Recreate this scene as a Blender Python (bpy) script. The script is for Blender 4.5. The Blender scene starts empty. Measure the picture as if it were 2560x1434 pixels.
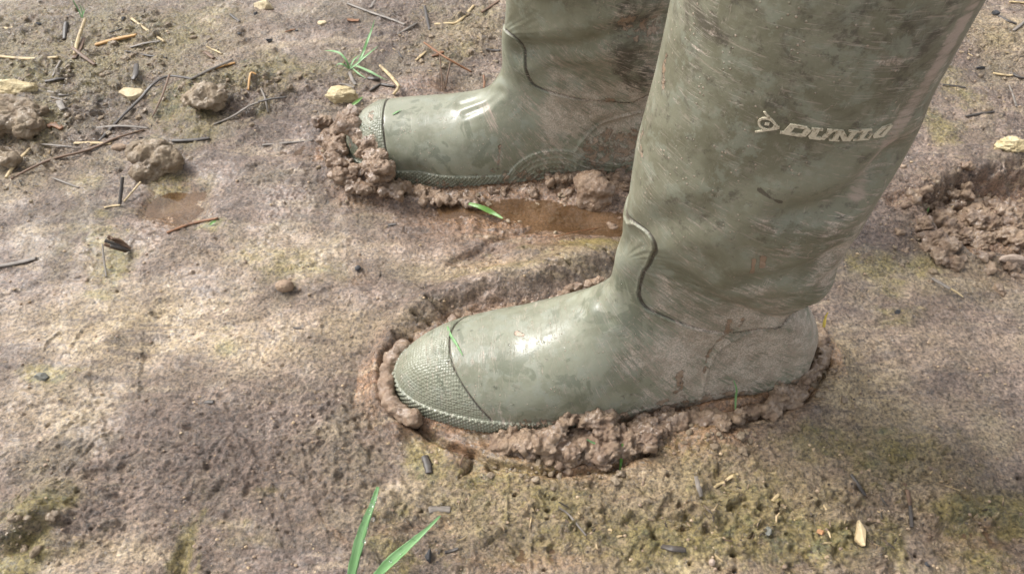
import bpy, bmesh, math, random
import numpy as np
from mathutils import Vector
from mathutils.bvhtree import BVHTree

# ------------------------------------------------------------------ camera, sky, sun, exposure
SC = bpy.context.scene
CAM_H, PITCH, FPX, W0, H0 = 0.46, math.radians(50), 1849.0, 2560.0, 1434.0
cd = bpy.data.cameras.new("camera"); cam = bpy.data.objects.new("camera", cd)
SC.collection.objects.link(cam)
cam.location = (0, 0, CAM_H); cam.rotation_euler = (math.radians(40), 0, 0)
cd.sensor_width = 36; cd.lens = 36 * FPX / W0
cd.clip_start = 0.01; cd.clip_end = 200
SC.camera = cam
SUN_EL, SUN_AZ = math.radians(50), math.radians(-64)      # azimuth measured from +Y towards +X
w = bpy.data.worlds.new("World"); SC.world = w; w.use_nodes = True
nt = w.node_tree; nt.nodes.clear()
sky = nt.nodes.new("ShaderNodeTexSky"); sky.sky_type = 'NISHITA'; sky.sun_disc = False
sky.sun_elevation = SUN_EL; sky.sun_rotation = SUN_AZ; sky.air_density = 1.0; sky.dust_density = 4.0
hsv = nt.nodes.new("ShaderNodeHueSaturation"); hsv.inputs['Saturation'].default_value = 0.22
bg = nt.nodes.new("ShaderNodeBackground"); bg.inputs['Strength'].default_value = 0.15
wo = nt.nodes.new("ShaderNodeOutputWorld")
nt.links.new(sky.outputs[0], hsv.inputs['Color']); nt.links.new(hsv.outputs[0], bg.inputs['Color'])
nt.links.new(bg.outputs[0], wo.inputs['Surface'])
sd = bpy.data.lights.new("sun", 'SUN'); sd.energy = 2.0; sd.angle = math.radians(20); sd.color = (1.0, 0.98, 0.945)
sun = bpy.data.objects.new("sun", sd); SC.collection.objects.link(sun)
sv = Vector((math.sin(SUN_AZ) * math.cos(SUN_EL), math.cos(SUN_AZ) * math.cos(SUN_EL), math.sin(SUN_EL)))
sun.rotation_euler = (-sv).to_track_quat('-Z', 'Y').to_euler()
SC.view_settings.view_transform = 'Standard'; SC.view_settings.look = 'None'
SC.view_settings.exposure = 0.80; SC.view_settings.gamma = 1.0

RNG = np.random.default_rng(7); random.seed(7)

# ------------------------------------------------------------------ numeric helpers
def ray(px, py):
    x = (px - W0 / 2) / FPX; y = -(py - H0 / 2) / FPX
    return np.array([x, math.cos(PITCH) + y * math.sin(PITCH), -math.sin(PITCH) + y * math.cos(PITCH)])
def gp(px, py, z=0.0):
    d = ray(px, py); t = (z - CAM_H) / d[2]; return d[0] * t, d[1] * t
def depth(X, Y, Z): return Y * math.cos(PITCH) - (Z - CAM_H) * math.sin(PITCH)

_pr = np.random.default_rng(3)
PERM = _pr.permutation(512); PERM = np.concatenate([PERM, PERM])
G3 = _pr.normal(size=(512, 3)); G3 /= np.linalg.norm(G3, axis=1)[:, None]
def perlin(x, y, z=0.0):
    x, y = np.asarray(x, float), np.asarray(y, float); z = np.broadcast_to(np.asarray(z, float), x.shape)
    xi, yi, zi = np.floor(x).astype(int), np.floor(y).astype(int), np.floor(z).astype(int)
    xf, yf, zf = x - xi, y - yi, z - zi
    u, v, q = [f * f * f * (f * (f * 6 - 15) + 10) for f in (xf, yf, zf)]
    flatz = not np.any(zf)
    def g(dx, dy, dz):
        i = PERM[(PERM[(PERM[(xi + dx) & 511] + yi + dy) & 511] + zi + dz) & 511]
        gg = G3[i]; return gg[..., 0] * (xf - dx) + gg[..., 1] * (yf - dy) + gg[..., 2] * (zf - dz)
    def pln(dz):
        a = g(0, 0, dz); a += u * (g(1, 0, dz) - a); b = g(0, 1, dz); b += u * (g(1, 1, dz) - b); return a + v * (b - a)
    a = pln(0)
    if flatz: return a * 1.5
    return (a + q * (pln(1) - a)) * 1.5
def fbm(x, y, z=0.0, o=4, gain=0.5, lac=2.03):
    s = 0; a = 1.0; n = 0
    for k in range(o):
        s = s + a * perlin(x * lac ** k + 17.3 * k, y * lac ** k - 9.1 * k, z * lac ** k if np.ndim(z) else z); n += a; a *= gain
    return s / n
def sstep(a, b, x):
    t = np.clip((x - a) / (b - a), 0, 1); return t * t * (3 - 2 * t)
def seg_dist(px, py, pts):
    d = np.full(np.shape(px), 1e9)
    for (ax, ay), (bx, by) in zip(pts[:-1], pts[1:]):
        vx, vy = bx - ax, by - ay; L = vx * vx + vy * vy + 1e-18
        t = np.clip(((px - ax) * vx + (py - ay) * vy) / L, 0, 1)
        d = np.minimum(d, np.hypot(px - ax - t * vx, py - ay - t * vy))
    return d
def in_poly(px, py, pts):
    c = np.zeros(np.shape(px), bool); n = len(pts)
    for i in range(n):
        (x0, y0), (x1, y1) = pts[i], pts[(i + 1) % n]
        m = ((y0 > py) != (y1 > py)) & (px < (x1 - x0) * (py - y0) / (y1 - y0 + 1e-18) + x0); c ^= m
    return c
def crs(pts, n=6):
    """Catmull-Rom resample of a list of points"""
    P = np.array([pts[0]] + list(pts) + [pts[-1]], float); out = []
    for i in range(1, len(P) - 2):
        a, b, c, d = P[i - 1], P[i], P[i + 1], P[i + 2]
        for k in range(n):
            t = k / n
            out.append(.5 * (2 * b + (c - a) * t + (2 * a - 5 * b + 4 * c - d) * t * t + (3 * b - a - 3 * c + d) * t ** 3))
    out.append(P[-2]); return np.array(out)

def mesh_np(name, V, F, mat, parent=None, attrs=None, uv=None, smooth=True):
    me = bpy.data.meshes.new(name); V = np.asarray(V, np.float32); F = np.asarray(F, np.int32); k = F.shape[1]
    me.vertices.add(len(V)); me.vertices.foreach_set('co', V.ravel())
    me.loops.add(F.size); me.loops.foreach_set('vertex_index', F.ravel())
    me.polygons.add(len(F)); me.polygons.foreach_set('loop_start', np.arange(0, F.size, k, dtype=np.int32))
    me.polygons.foreach_set('use_smooth', np.full(len(F), smooth))
    me.update(calc_edges=True)
    for an, av in (attrs or {}).items():
        a = me.attributes.new(an, 'FLOAT', 'POINT'); a.data.foreach_set('value', np.asarray(av, np.float32).ravel())
    if uv is not None:
        l = me.uv_layers.new(name='UVMap'); l.data.foreach_set('uv', np.asarray(uv, np.float32)[F.ravel()].ravel())
    me.materials.append(mat)
    o = bpy.data.objects.new(name, me); SC.collection.objects.link(o)
    if parent: o.parent = parent
    return o
def tag(o, label=None, cat=None, group=None, kind=None):
    if label: o['label'] = label
    if cat: o['category'] = cat
    if group: o['group'] = group
    if kind: o['kind'] = kind
    return o
def empty(name, loc=(0, 0, 0)):
    o = bpy.data.objects.new(name, None); SC.collection.objects.link(o); o.location = loc; o.empty_display_size = .02
    return o
def sub(V, F, keep):
    """submesh by face mask"""
    F2 = F[keep]; u, inv = np.unique(F2.ravel(), return_inverse=True); return u, inv.reshape(F2.shape)

# ------------------------------------------------------------------ material helpers
class NT:
    def __init__(s, name):
        s.m = bpy.data.materials.new(name); s.m.use_nodes = True; s.t = s.m.node_tree; s.t.nodes.clear()
        s.out = s.n('OutputMaterial'); s.b = s.n('BsdfPrincipled'); s.l(s.b.outputs[0], s.out.inputs[0])
    def n(s, k, **kw):
        x = s.t.nodes.new('ShaderNode' + k)
        for a, v in kw.items(): setattr(x, a, v)
        return x
    def l(s, a, b): s.t.links.new(a, b)
    def put(s, v, sock):
        if isinstance(v, bpy.types.NodeSocket): s.l(v, sock)
        elif isinstance(v, (tuple, list)): sock.default_value = tuple(v) + ((1,) if len(v) == 3 and sock.type == 'RGBA' else ())
        else: sock.default_value = v
    def attr(s, name): return s.n('Attribute', attribute_name=name).outputs['Fac']
    def noise(s, vec, scale, detail=4, rough=.55, dist=0.0):
        x = s.n('TexNoise'); s.l(vec, x.inputs['Vector']); x.inputs['Scale'].default_value = scale
        x.inputs['Detail'].default_value = detail; x.inputs['Roughness'].default_value = rough; x.inputs['Distortion'].default_value = dist
        return x.outputs['Fac']
    def voro(s, vec, scale, feat='F1', rnd=1.0):
        x = s.n('TexVoronoi', feature=feat); s.l(vec, x.inputs['Vector']); x.inputs['Scale'].default_value = scale
        x.inputs['Randomness'].default_value = rnd; return x.outputs['Distance']
    def mapping(s, vec, scale=(1, 1, 1), rot=(0, 0, 0), loc=(0, 0, 0)):
        x = s.n('Mapping'); s.l(vec, x.inputs['Vector']); x.inputs['Scale'].default_value = scale
        x.inputs['Rotation'].default_value = rot; x.inputs['Location'].default_value = loc; return x.outputs[0]
    def rng(s, v, a, b, c=0.0, d=1.0, smooth=True):
        x = s.n('MapRange', interpolation_type='SMOOTHSTEP' if smooth else 'LINEAR'); s.put(v, x.inputs[0])
        for i, q in enumerate((a, b, c, d)): s.put(q, x.inputs[1 + i])
        return x.outputs[0]
    def math(s, op, a, b=0.0, clamp=False):
        x = s.n('Math', operation=op, use_clamp=clamp); s.put(a, x.inputs[0]); s.put(b, x.inputs[1]); return x.outputs[0]
    def mix(s, f, a, b, blend='MIX'):
        x = s.n('Mix', data_type='RGBA', blend_type=blend); s.put(f, x.inputs[0]); s.put(a, x.inputs[6]); s.put(b, x.inputs[7]); return x.outputs[2]
    def bump(s, h, strength, dist, normal=None):
        x = s.n('Bump'); s.put(h, x.inputs['Height']); s.put(strength, x.inputs['Strength']); x.inputs['Distance'].default_value = dist
        if normal is not None: s.l(normal, x.inputs['Normal'])
        return x.outputs[0]
    def set(s, **kw):
        names = {'color': 'Base Color', 'rough': 'Roughness', 'normal': 'Normal', 'spec': 'Specular IOR Level', 'alpha': 'Alpha',
                 'trans': 'Transmission Weight', 'ior': 'IOR', 'coat': 'Coat Weight', 'coat_rough': 'Coat Roughness', 'coat_normal': 'Coat Normal', 'sss': 'Subsurface Weight'}
        for k, v in kw.items(): s.put(v, s.b.inputs[names[k]])
        return s.m

def pos(t): return t.n('NewGeometry').outputs['Position']

# mud of the field: masks come as attributes, grain from noise
t = NT('field_mud'); P = pos(t)
moss, sand, wetb, rgh = t.attr('moss'), t.attr('sand'), t.attr('wet'), t.attr('rough_area')
n1 = t.noise(P, 9, 5, .6); n2 = t.noise(P, 60, 5, .65); n3 = t.noise(P, 420, 3, .7); n4 = t.noise(P, 1500, 2, .6)
c = t.mix(t.rng(n1, .35, .66), (.165, .116, .088), (.270, .196, .148))
c = t.mix(t.math('MULTIPLY', t.rng(n2, .44, .62), .60), c, (.118, .084, .064))
c = t.mix(t.math('MULTIPLY', t.rng(t.noise(P, 14, 4, .6), .48, .66), .5), c, (.220, .180, .112))
c = t.mix(t.math('MULTIPLY', t.math('MULTIPLY', sand, 1.0), t.rng(n2, .25, .6, .45, 1)), c, (.43, .325, .185))
c = t.mix(t.math('MULTIPLY', wetb, .85), c, t.mix(t.rng(n2, .3, .7), (.150, .070, .028), (.270, .150, .075)))
ms = t.mapping(P, scale=(1, 6, 1), rot=(0, 0, -.30)); c = t.mix(t.math('MULTIPLY', t.rng(t.noise(ms, 14, 5, .65, .5), .50, .64), t.math('SUBTRACT', .75, t.math('MULTIPLY', rgh, .5))), c, (.135, .098, .075)); c = t.mix(t.math('MULTIPLY', t.rng(t.noise(t.mapping(ms, loc=(5, 3, 1)), 11, 5, .65, .5), .54, .66), .5), c, (.40, .31, .205))
grain = t.rng(n3, .33, .65, .36, 1.70, False)
mm = t.rng(t.math('ADD', moss, t.math('MULTIPLY', t.math('SUBTRACT', t.noise(P, 150, 5, .75), .5), 1.7)), .28, .62)
mg = t.rng(t.math('ADD', t.noise(P, 60, 5, .7), t.math('MULTIPLY', moss, .16)), .56, .76)
c = t.mix(t.math('MULTIPLY', t.rng(moss, .05, .5), t.rng(t.noise(P, 28, 5, .7), .40, .62, .15, .75)), c, (.250, .200, .085))
c = t.mix(t.math('MULTIPLY', mm, .62), c, t.mix(mg, (.235, .185, .060), (.100, .118, .045)))
gm = t.mix(1.0, c, grain, 'MULTIPLY')
gr = t.voro(P, 230); gm = t.mix(t.math('MULTIPLY', t.rng(gr, .10, .17, 1, 0), t.rng(t.noise(P, 130, 1), .56, .60)), gm, (.55, .42, .25))
gm = t.mix(t.math('MULTIPLY', t.rng(t.noise(P, 300, 4, .8), .55, .65), .60), gm, (.085, .060, .048))
dk = t.voro(t.mapping(P, loc=(3, 1, 2)), 150); gm = t.mix(t.math('MULTIPLY', t.rng(dk, .10, .16, 1, 0), t.rng(t.noise(P, 77, 1), .58, .62)), gm, (.05, .035, .028))
sl = t.math('MULTIPLY', t.rng(t.math('ADD', t.math('MULTIPLY', rgh, .35), t.noise(P, 22, 4, .65)), .43, .72, .30, .85), t.rng(wetb, 0, 1, 1, .45))
nb = t.bump(t.noise(P, 200, 6, .76), sl, .0062)
cn = t.bump(t.noise(P, 260, 4, .7), sl, .0050)
nb = t.bump(t.voro(P, 260, 'F1'), t.math('MULTIPLY', sl, .5), .0016, nb)
nb = t.bump(n3, t.math('MULTIPLY', sl, .9), .0034, nb); nb = t.bump(n4, .6, .0008, nb)
ro = t.rng(t.noise(P, 35, 4, .7), .38, .62, .27, .50); ro = t.mix(wetb, ro, (.16, .16, .16))
cw = t.rng(t.noise(P, 170, 5, .78, .4), .42, .60, .06, .75)
MUD = t.set(color=gm, rough=ro, normal=nb, spec=.5, coat=cw, coat_rough=.10, coat_normal=cn)

def mud_mat(name, c1, c2, c3, r1, r2, b=.0016, fs=260, coat=.6):
    t = NT(name); P = pos(t)
    n = t.noise(P, 55, 5, .65); f = t.noise(P, fs, 5, .75); g = t.noise(P, 1100, 3, .7)
    c = t.mix(t.rng(n, .38, .64), c1, c2); c = t.mix(t.math('MULTIPLY', t.rng(f, .5, .68), .6), c, c3)
    nb = t.bump(f, 1.0, b); nb = t.bump(g, .7, .0006, nb)
    return t.set(color=c, rough=t.rng(t.noise(P, 90, 3), .4, .6, r1, r2), normal=nb, spec=.5, coat=t.rng(t.noise(P, 60, 3), .45, .6, 0, coat), coat_rough=.12, coat_normal=t.bump(t.noise(P, 300, 3, .6), .8, .0022))
WETMUD = mud_mat('wet_brown_mud', (.31, .215, .145), (.200, .130, .083), (.42, .32, .23), .14, .42, .0022, 260, 1.0)
CRUMB = mud_mat('crumbly_mud', (.38, .270, .180), (.215, .142, .094), (.12, .078, .052), .28, .55, .0026, 260, 1.0)
DRYCLOD = mud_mat('mossy_clod_mud', (.335, .255, .170), (.235, .172, .112), (.125, .105, .052), .5, .85, .0024, 300)

# muddy water
t = NT('muddy_water'); P = pos(t)
t.set(color=t.mix(t.rng(t.noise(P, 30, 3), .35, .65), (.090, .048, .020), (.165, .095, .048)), rough=.03, alpha=.60, spec=.5,
      normal=t.bump(t.noise(P, 40, 2), .22, .0010)); WATER = t.m
t = NT('dark_water'); P = pos(t)
t.set(color=(.045, .050, .055), rough=.03, alpha=.85, spec=.6, normal=t.bump(t.noise(P, 60, 2), .1, .001)); DWATER = t.m

# boot rubber: film = dried mud film, dark = brown-black smear, pat = toe-cap grain, hgt = wet clean rubber
t = NT('olive_rubber'); P = pos(t); UV = t.n('UVMap').outputs[0]
film, dark, pat, wet, run, pale = [t.attr(k) for k in ('film', 'dark', 'pat', 'wet', 'run', 'pale')]
st = t.mapping(UV, scale=(1.0, .16, 1)); st2 = t.mapping(UV, scale=(.22, 1.0, 1), rot=(0, 0, .35)); st3 = t.mapping(UV, scale=(1, .10, 1), rot=(0, 0, -.12))
b1 = t.noise(P, 26, 5, .62, .6); b2 = t.noise(P, 75, 5, .7)
pale_foot = t.attr('pale_foot')  # foot paler than shaft: sky reflection and a thin pale film, in the colour
c = t.mix(t.rng(b1, .38, .62), t.mix(pale_foot, (.140, .134, .086), (.176, .178, .122)), t.mix(pale_foot, (.205, .202, .140), (.250, .254, .186)))
c = t.mix(t.math('MULTIPLY', t.rng(b2, .50, .60), .7), c, t.mix(pale_foot, (.225, .235, .175), (.24, .25, .195)))
wf = t.noise(P, 34, 5, .62, 1.4); c = t.mix(t.math('MULTIPLY', t.math('MULTIPLY', pale_foot, t.rng(wf, .54, .59)), .7), c, (.130, .140, .094)); b3 = t.noise(P, 210, 5, .7); c = t.mix(t.math('MULTIPLY', t.rng(b3, .52, .68), .35), c, (.30, .265, .21))
dk = t.rng(t.math('ADD', dark, t.math('MULTIPLY', t.math('SUBTRACT', t.noise(P, 48, 6, .72, .5), .5), 2.2)), .45, .95)
c = t.mix(t.math('MULTIPLY', dk, .85), c, (.062, .050, .035)); c = t.mix(t.math('MULTIPLY', t.rng(t.noise(P, 130, 5, .75), .54, .66), t.rng(dark, .1, .4, .1, .6)), c, (.055, .046, .034))
# film of dried mud, broken into swept streaks
sn = t.math('ADD', t.math('MULTIPLY', t.noise(st, 330, 5, .72, .8), .55), t.math('MULTIPLY', t.noise(P, 38, 4, .6), .45))
fm = t.rng(t.math('ADD', film, t.math('MULTIPLY', t.math('SUBTRACT', sn, .5), 4.2)), .42, .86)
fine = t.rng(t.noise(P, 900, 3, .7), .35, .62)
fm2 = t.math('MULTIPLY', fm, t.rng(fine, 0, 1, .30, 1.0))
scr = t.math('MULTIPLY', t.rng(t.noise(st3, 620, 3, .6, 1.5), .58, .64), t.rng(t.noise(P, 30, 3), .40, .56))
scr2 = t.math('MULTIPLY', t.rng(t.noise(st2, 520, 3, .6, 1.5), .635, .68), t.rng(t.noise(P, 44, 3), .46, .58))
sc_ = t.math('MULTIPLY', t.math('MAXIMUM', scr, scr2), t.rng(film, .03, .45, .12, .85))
fm2 = t.math('MAXIMUM', fm2, sc_)
c = t.mix(fm2, c, t.mix(t.rng(b2, .4, .6), (.40, .32, .25), (.54, .45, .365)))
pale2 = t.rng(t.math('ADD', pale, t.math('MULTIPLY', t.math('SUBTRACT', t.noise(st, 260, 5, .75), .5), 1.6)), .30, .75); c = t.mix(t.math('MULTIPLY', pale2, .85), c, (.43, .335, .275))
rn = t.rng(t.math('ADD', run, t.math('MULTIPLY', t.math('SUBTRACT', t.noise(P, 130, 5, .75), .5), 2.4)), .45, .62)
c = t.mix(rn, c, t.mix(t.rng(b2, .4, .6), (.25, .170, .110), (.36, .27, .195)))
sp = t.voro(P, 310); spm = t.math('MULTIPLY', t.rng(sp, .13, .20, 1, 0), t.rng(t.noise(P, 60, 2), .50, .62)); c = t.mix(t.math('MULTIPLY', spm, .8), c, (.42, .33, .25))
wet2 = t.math('MULTIPLY', pale_foot, t.rng(wf, .545, .575)); wet2 = t.math('MAXIMUM', wet2, t.rng(t.math('ADD', wet, t.math('MULTIPLY', t.math('SUBTRACT', t.noise(P, 55, 3, .5, 1.0), .5), 1.6)), .42, .60))
ro = t.mix(wet2, t.rng(b2, .3, .7, .42, .58), (.30, .30, .30)); ro = t.mix(fm2, ro, (.75, .75, .75)); ro = t.mix(rn, ro, (.30, .30, .30))
nb = t.bump(t.math('MULTIPLY', t.rng(t.voro(P, 520, 'F1', .35), 0, .75, 1, 0, False), pat), .65, .0008)
nb = t.bump(fm2, .6, .0005, nb); nb = t.bump(rn, .8, .0012, nb); nb = t.bump(spm, .8, .0006, nb)
nb = t.bump(t.noise(P, 700, 3, .6), .16, .0006, nb)
RUBBER = t.set(color=c, rough=ro, normal=nb, spec=.55)
t = NT('dark_outsole_rubber'); P = pos(t)
OUTSOLE = t.set(color=t.mix(t.rng(t.noise(P, 90, 4), .45, .62), (.035, .04, .045), (.22, .16, .11)), rough=.3)
t = NT('cream_logo_paint'); P = pos(t)
LOGO = t.set(color=t.mix(t.rng(t.noise(P, 500, 4, .7), .50, .68), (.56, .50, .37), (.22, .18, .12)), rough=.5)
t = NT('lining_cloth'); LINING = t.set(color=(.12, .11, .09), rough=.9)
t = NT('water_drop'); DROP = t.set(color=(1, 1, 1), rough=.0, trans=1.0, ior=1.33)

def plant_mat(name, c1, c2, c3, r=.35, scale=1.0, tr=0.0):
    t = NT(name); UV = t.n('UVMap').outputs[0]; P = pos(t)
    f = t.noise(t.mapping(UV, scale=(.06, 1, 1)), 900 * scale, 4, .7); g = t.noise(P, 120, 4, .7)
    c = t.mix(t.rng(f, .38, .62), c1, c2); c = t.mix(t.math('MULTIPLY', t.rng(g, .52, .68), .75), c, c3)
    return t.set(color=c, rough=r, normal=t.bump(f, .6, .0006), spec=.5)
SM = {
 'pale': plant_mat('pale_straw', (.56, .44, .25), (.40, .29, .15), (.13, .09, .055), .55),
 'gold': plant_mat('golden_straw', (.52, .30, .10), (.36, .19, .065), (.16, .09, .04), .5),
 'brown': plant_mat('brown_stalk', (.20, .12, .07), (.115, .07, .045), (.05, .035, .025), .55),
 'dark': plant_mat('blackened_stalk', (.050, .042, .036), (.095, .080, .068), (.025, .022, .02), .4),
 'grey': plant_mat('grey_weathered_straw', (.25, .215, .18), (.15, .13, .11), (.07, .06, .05), .5),
 'rust': plant_mat('rusty_stem', (.27, .125, .05), (.17, .075, .035), (.08, .045, .025), .5),
 'green': plant_mat('green_grass_blade', (.130, .270, .090), (.21, .37, .16), (.085, .18, .06), .35, .6),
 'dgreen': plant_mat('muddy_grass_blade', (.085, .20, .035), (.15, .28, .06), (.22, .15, .09), .35, .6),
 'ygreen': plant_mat('yellowing_grass', (.50, .37, .06), (.40, .33, .07), (.25, .17, .06), .45),
}
def stone_mat(name, c1, c2, c3):
    t = NT(name); P = pos(t); n = t.noise(P, 90, 5, .65); f = t.noise(P, 500, 4, .7)
    c = t.mix(t.rng(n, .35, .65), c1, c2); c = t.mix(t.math('MULTIPLY', t.rng(f, .55, .68), .8), c, c3)
    return t.set(color=c, rough=.7, normal=t.bump(f, .9, .0014))
ST = {'yellow': stone_mat('yellow_limestone', (.62, .52, .32), (.47, .37, .20), (.22, .16, .09)),
      'cream': stone_mat('cream_limestone', (.66, .55, .36), (.50, .40, .24), (.3, .22, .13)),
      'tan': stone_mat('tan_pebble', (.34, .24, .16), (.26, .18, .12), (.16, .11, .08)),
      'char': stone_mat('charcoal_bit', (.028, .028, .03), (.055, .055, .058), (.11, .10, .09)),
      'pink': stone_mat('pale_brick', (.44, .34, .27), (.34, .26, .20), (.20, .14, .10)),
      'grey': stone_mat('grey_pebble', (.20, .195, .165), (.13, .13, .11), (.30, .29, .24)), 'orange': stone_mat('orange_chip', (.48, .24, .10), (.38, .2, .1), (.2, .12, .07))}

# ------------------------------------------------------------------ boot profile (side plane s,z) and loft
#       D.s   D.z    P.s   P.z    half width  shaft blend
KEY = np.array([
 (0.0000, 0.0100, 0.0000, -0.0040, 0.0000, 0.00),
 (0.0025, 0.0173, 0.0025, -0.0110, 0.0125, 0.00),
 (0.0090, 0.0256, 0.0090, -0.0160, 0.0216, 0.00),
 (0.0210, 0.0344, 0.0210, -0.0180, 0.0300, 0.00),
 (0.0390, 0.0413, 0.0390, -0.0180, 0.0379, 0.00),
 (0.0620, 0.0447, 0.0640, -0.0180, 0.0449, 0.00),
 (0.0850, 0.0481, 0.0920, -0.0180, 0.0483, 0.00),
 (0.1050, 0.0565, 0.1250, -0.0180, 0.0481, 0.00),
 (0.1220, 0.0670, 0.1650, -0.0180, 0.0456, 0.00),
 (0.1345, 0.0795, 0.2050, -0.0180, 0.0398, 0.00),
 (0.1431, 0.0907, 0.2450, -0.0180, 0.0358, 0.00),
 (0.1471, 0.0989, 0.2800, -0.0180, 0.0323, 0.10),
 (0.1481, 0.1061, 0.3003, -0.0130, 0.0303, 0.35),
 (0.1487, 0.1186, 0.3046, 0.0080, 0.0287, 0.60),
 (0.1492, 0.1301, 0.3018, 0.0330, 0.0298, 0.80),
 (0.1497, 0.1415, 0.2903, 0.0570, 0.0314, 1.00),
 (0.1497, 0.1530, 0.2738, 0.0780, 0.0333, 1.00),
 (0.1497, 0.1620, 0.2711, 0.0920, 0.0422, 1.00),
 (0.1494, 0.1750, 0.2765, 0.1150, 0.0520, 1.00),
 (0.1491, 0.2000, 0.2807, 0.1550, 0.0570, 1.00),
 (0.1507, 0.2300, 0.2808, 0.2000, 0.0594, 1.00),
 (0.1534, 0.2700, 0.2808, 0.2500, 0.0614, 1.00),
 (0.1544, 0.3000, 0.2817, 0.2980, 0.0629, 1.00),
 (0.1544, 0.3350, 0.2837, 0.3350, 0.0638, 1.00),
 (0.1544, 0.3800, 0.2857, 0.3800, 0.0648, 1.00),
])
KEY_F = np.array([
 (0.0000, 0.0100, 0.0000, -0.0040, 0.0000, 0.00),
 (0.0025, 0.0195, 0.0025, -0.0110, 0.0128, 0.00),
 (0.0090, 0.0300, 0.0090, -0.0160, 0.0222, 0.00),
 (0.0210, 0.0410, 0.0210, -0.0180, 0.0308, 0.00),
 (0.0390, 0.0500, 0.0390, -0.0180, 0.0389, 0.00),
 (0.0620, 0.0512, 0.0640, -0.0180, 0.0455, 0.00),
 (0.0850, 0.0524, 0.0920, -0.0180, 0.0483, 0.00),
 (0.1050, 0.0556, 0.1250, -0.0180, 0.0475, 0.00),
 (0.1220, 0.0608, 0.1650, -0.0180, 0.0444, 0.00),
 (0.1352, 0.0680, 0.2050, -0.0180, 0.0389, 0.00),
 (0.1445, 0.0803, 0.2450, -0.0180, 0.0350, 0.00),
 (0.1492, 0.0896, 0.2800, -0.0180, 0.0317, 0.10),
 (0.1509, 0.0979, 0.3002, -0.0130, 0.0297, 0.35),
 (0.1522, 0.1124, 0.3044, 0.0080, 0.0282, 0.60),
 (0.1527, 0.1259, 0.3050, 0.0330, 0.0293, 0.80),
 (0.1532, 0.1395, 0.3000, 0.0570, 0.0309, 1.00),
 (0.1532, 0.1530, 0.2940, 0.0780, 0.0400, 1.00),
 (0.1532, 0.1620, 0.2940, 0.0920, 0.0460, 1.00),
 (0.1520, 0.1750, 0.2940, 0.1150, 0.0520, 1.00),
 (0.1508, 0.2000, 0.2920, 0.1550, 0.0570, 1.00),
 (0.1516, 0.2300, 0.2880, 0.2000, 0.0594, 1.00),
 (0.1534, 0.2700, 0.2807, 0.2500, 0.0614, 1.00),
 (0.1544, 0.3000, 0.2817, 0.2980, 0.0629, 1.00),
 (0.1544, 0.3350, 0.2837, 0.3350, 0.0638, 1.00),
 (0.1544, 0.3800, 0.2856, 0.3800, 0.0648, 1.00),
])
PIV = .04
CREASE_N = [([(2225, 395), (2160, 465), (2085, 515), (1995, 540)], .0042, .0085), ([(2075, 640), (1990, 690), (1880, 705)], .0024, .0070), ([(1560, 610), (1650, 560), (1760, 545)], .0016, .0080), ([(1470, 735), (1500, 760), (1520, 800)], .0010, .0040), ([(1440, 745), (1462, 775)], .0009, .0035)]
CREASE_F = [([(1300, 130), (1420, 120), (1560, 80), (1640, 60)], .0036, .0080), ([(1150, 260), (1200, 245), (1245, 225)], .0010, .0035), ([(1165, 285), (1215, 262), (1255, 235)], .0009, .0032), ([(1480, 330), (1560, 300), (1620, 290)], .0018, .0060)]
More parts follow.
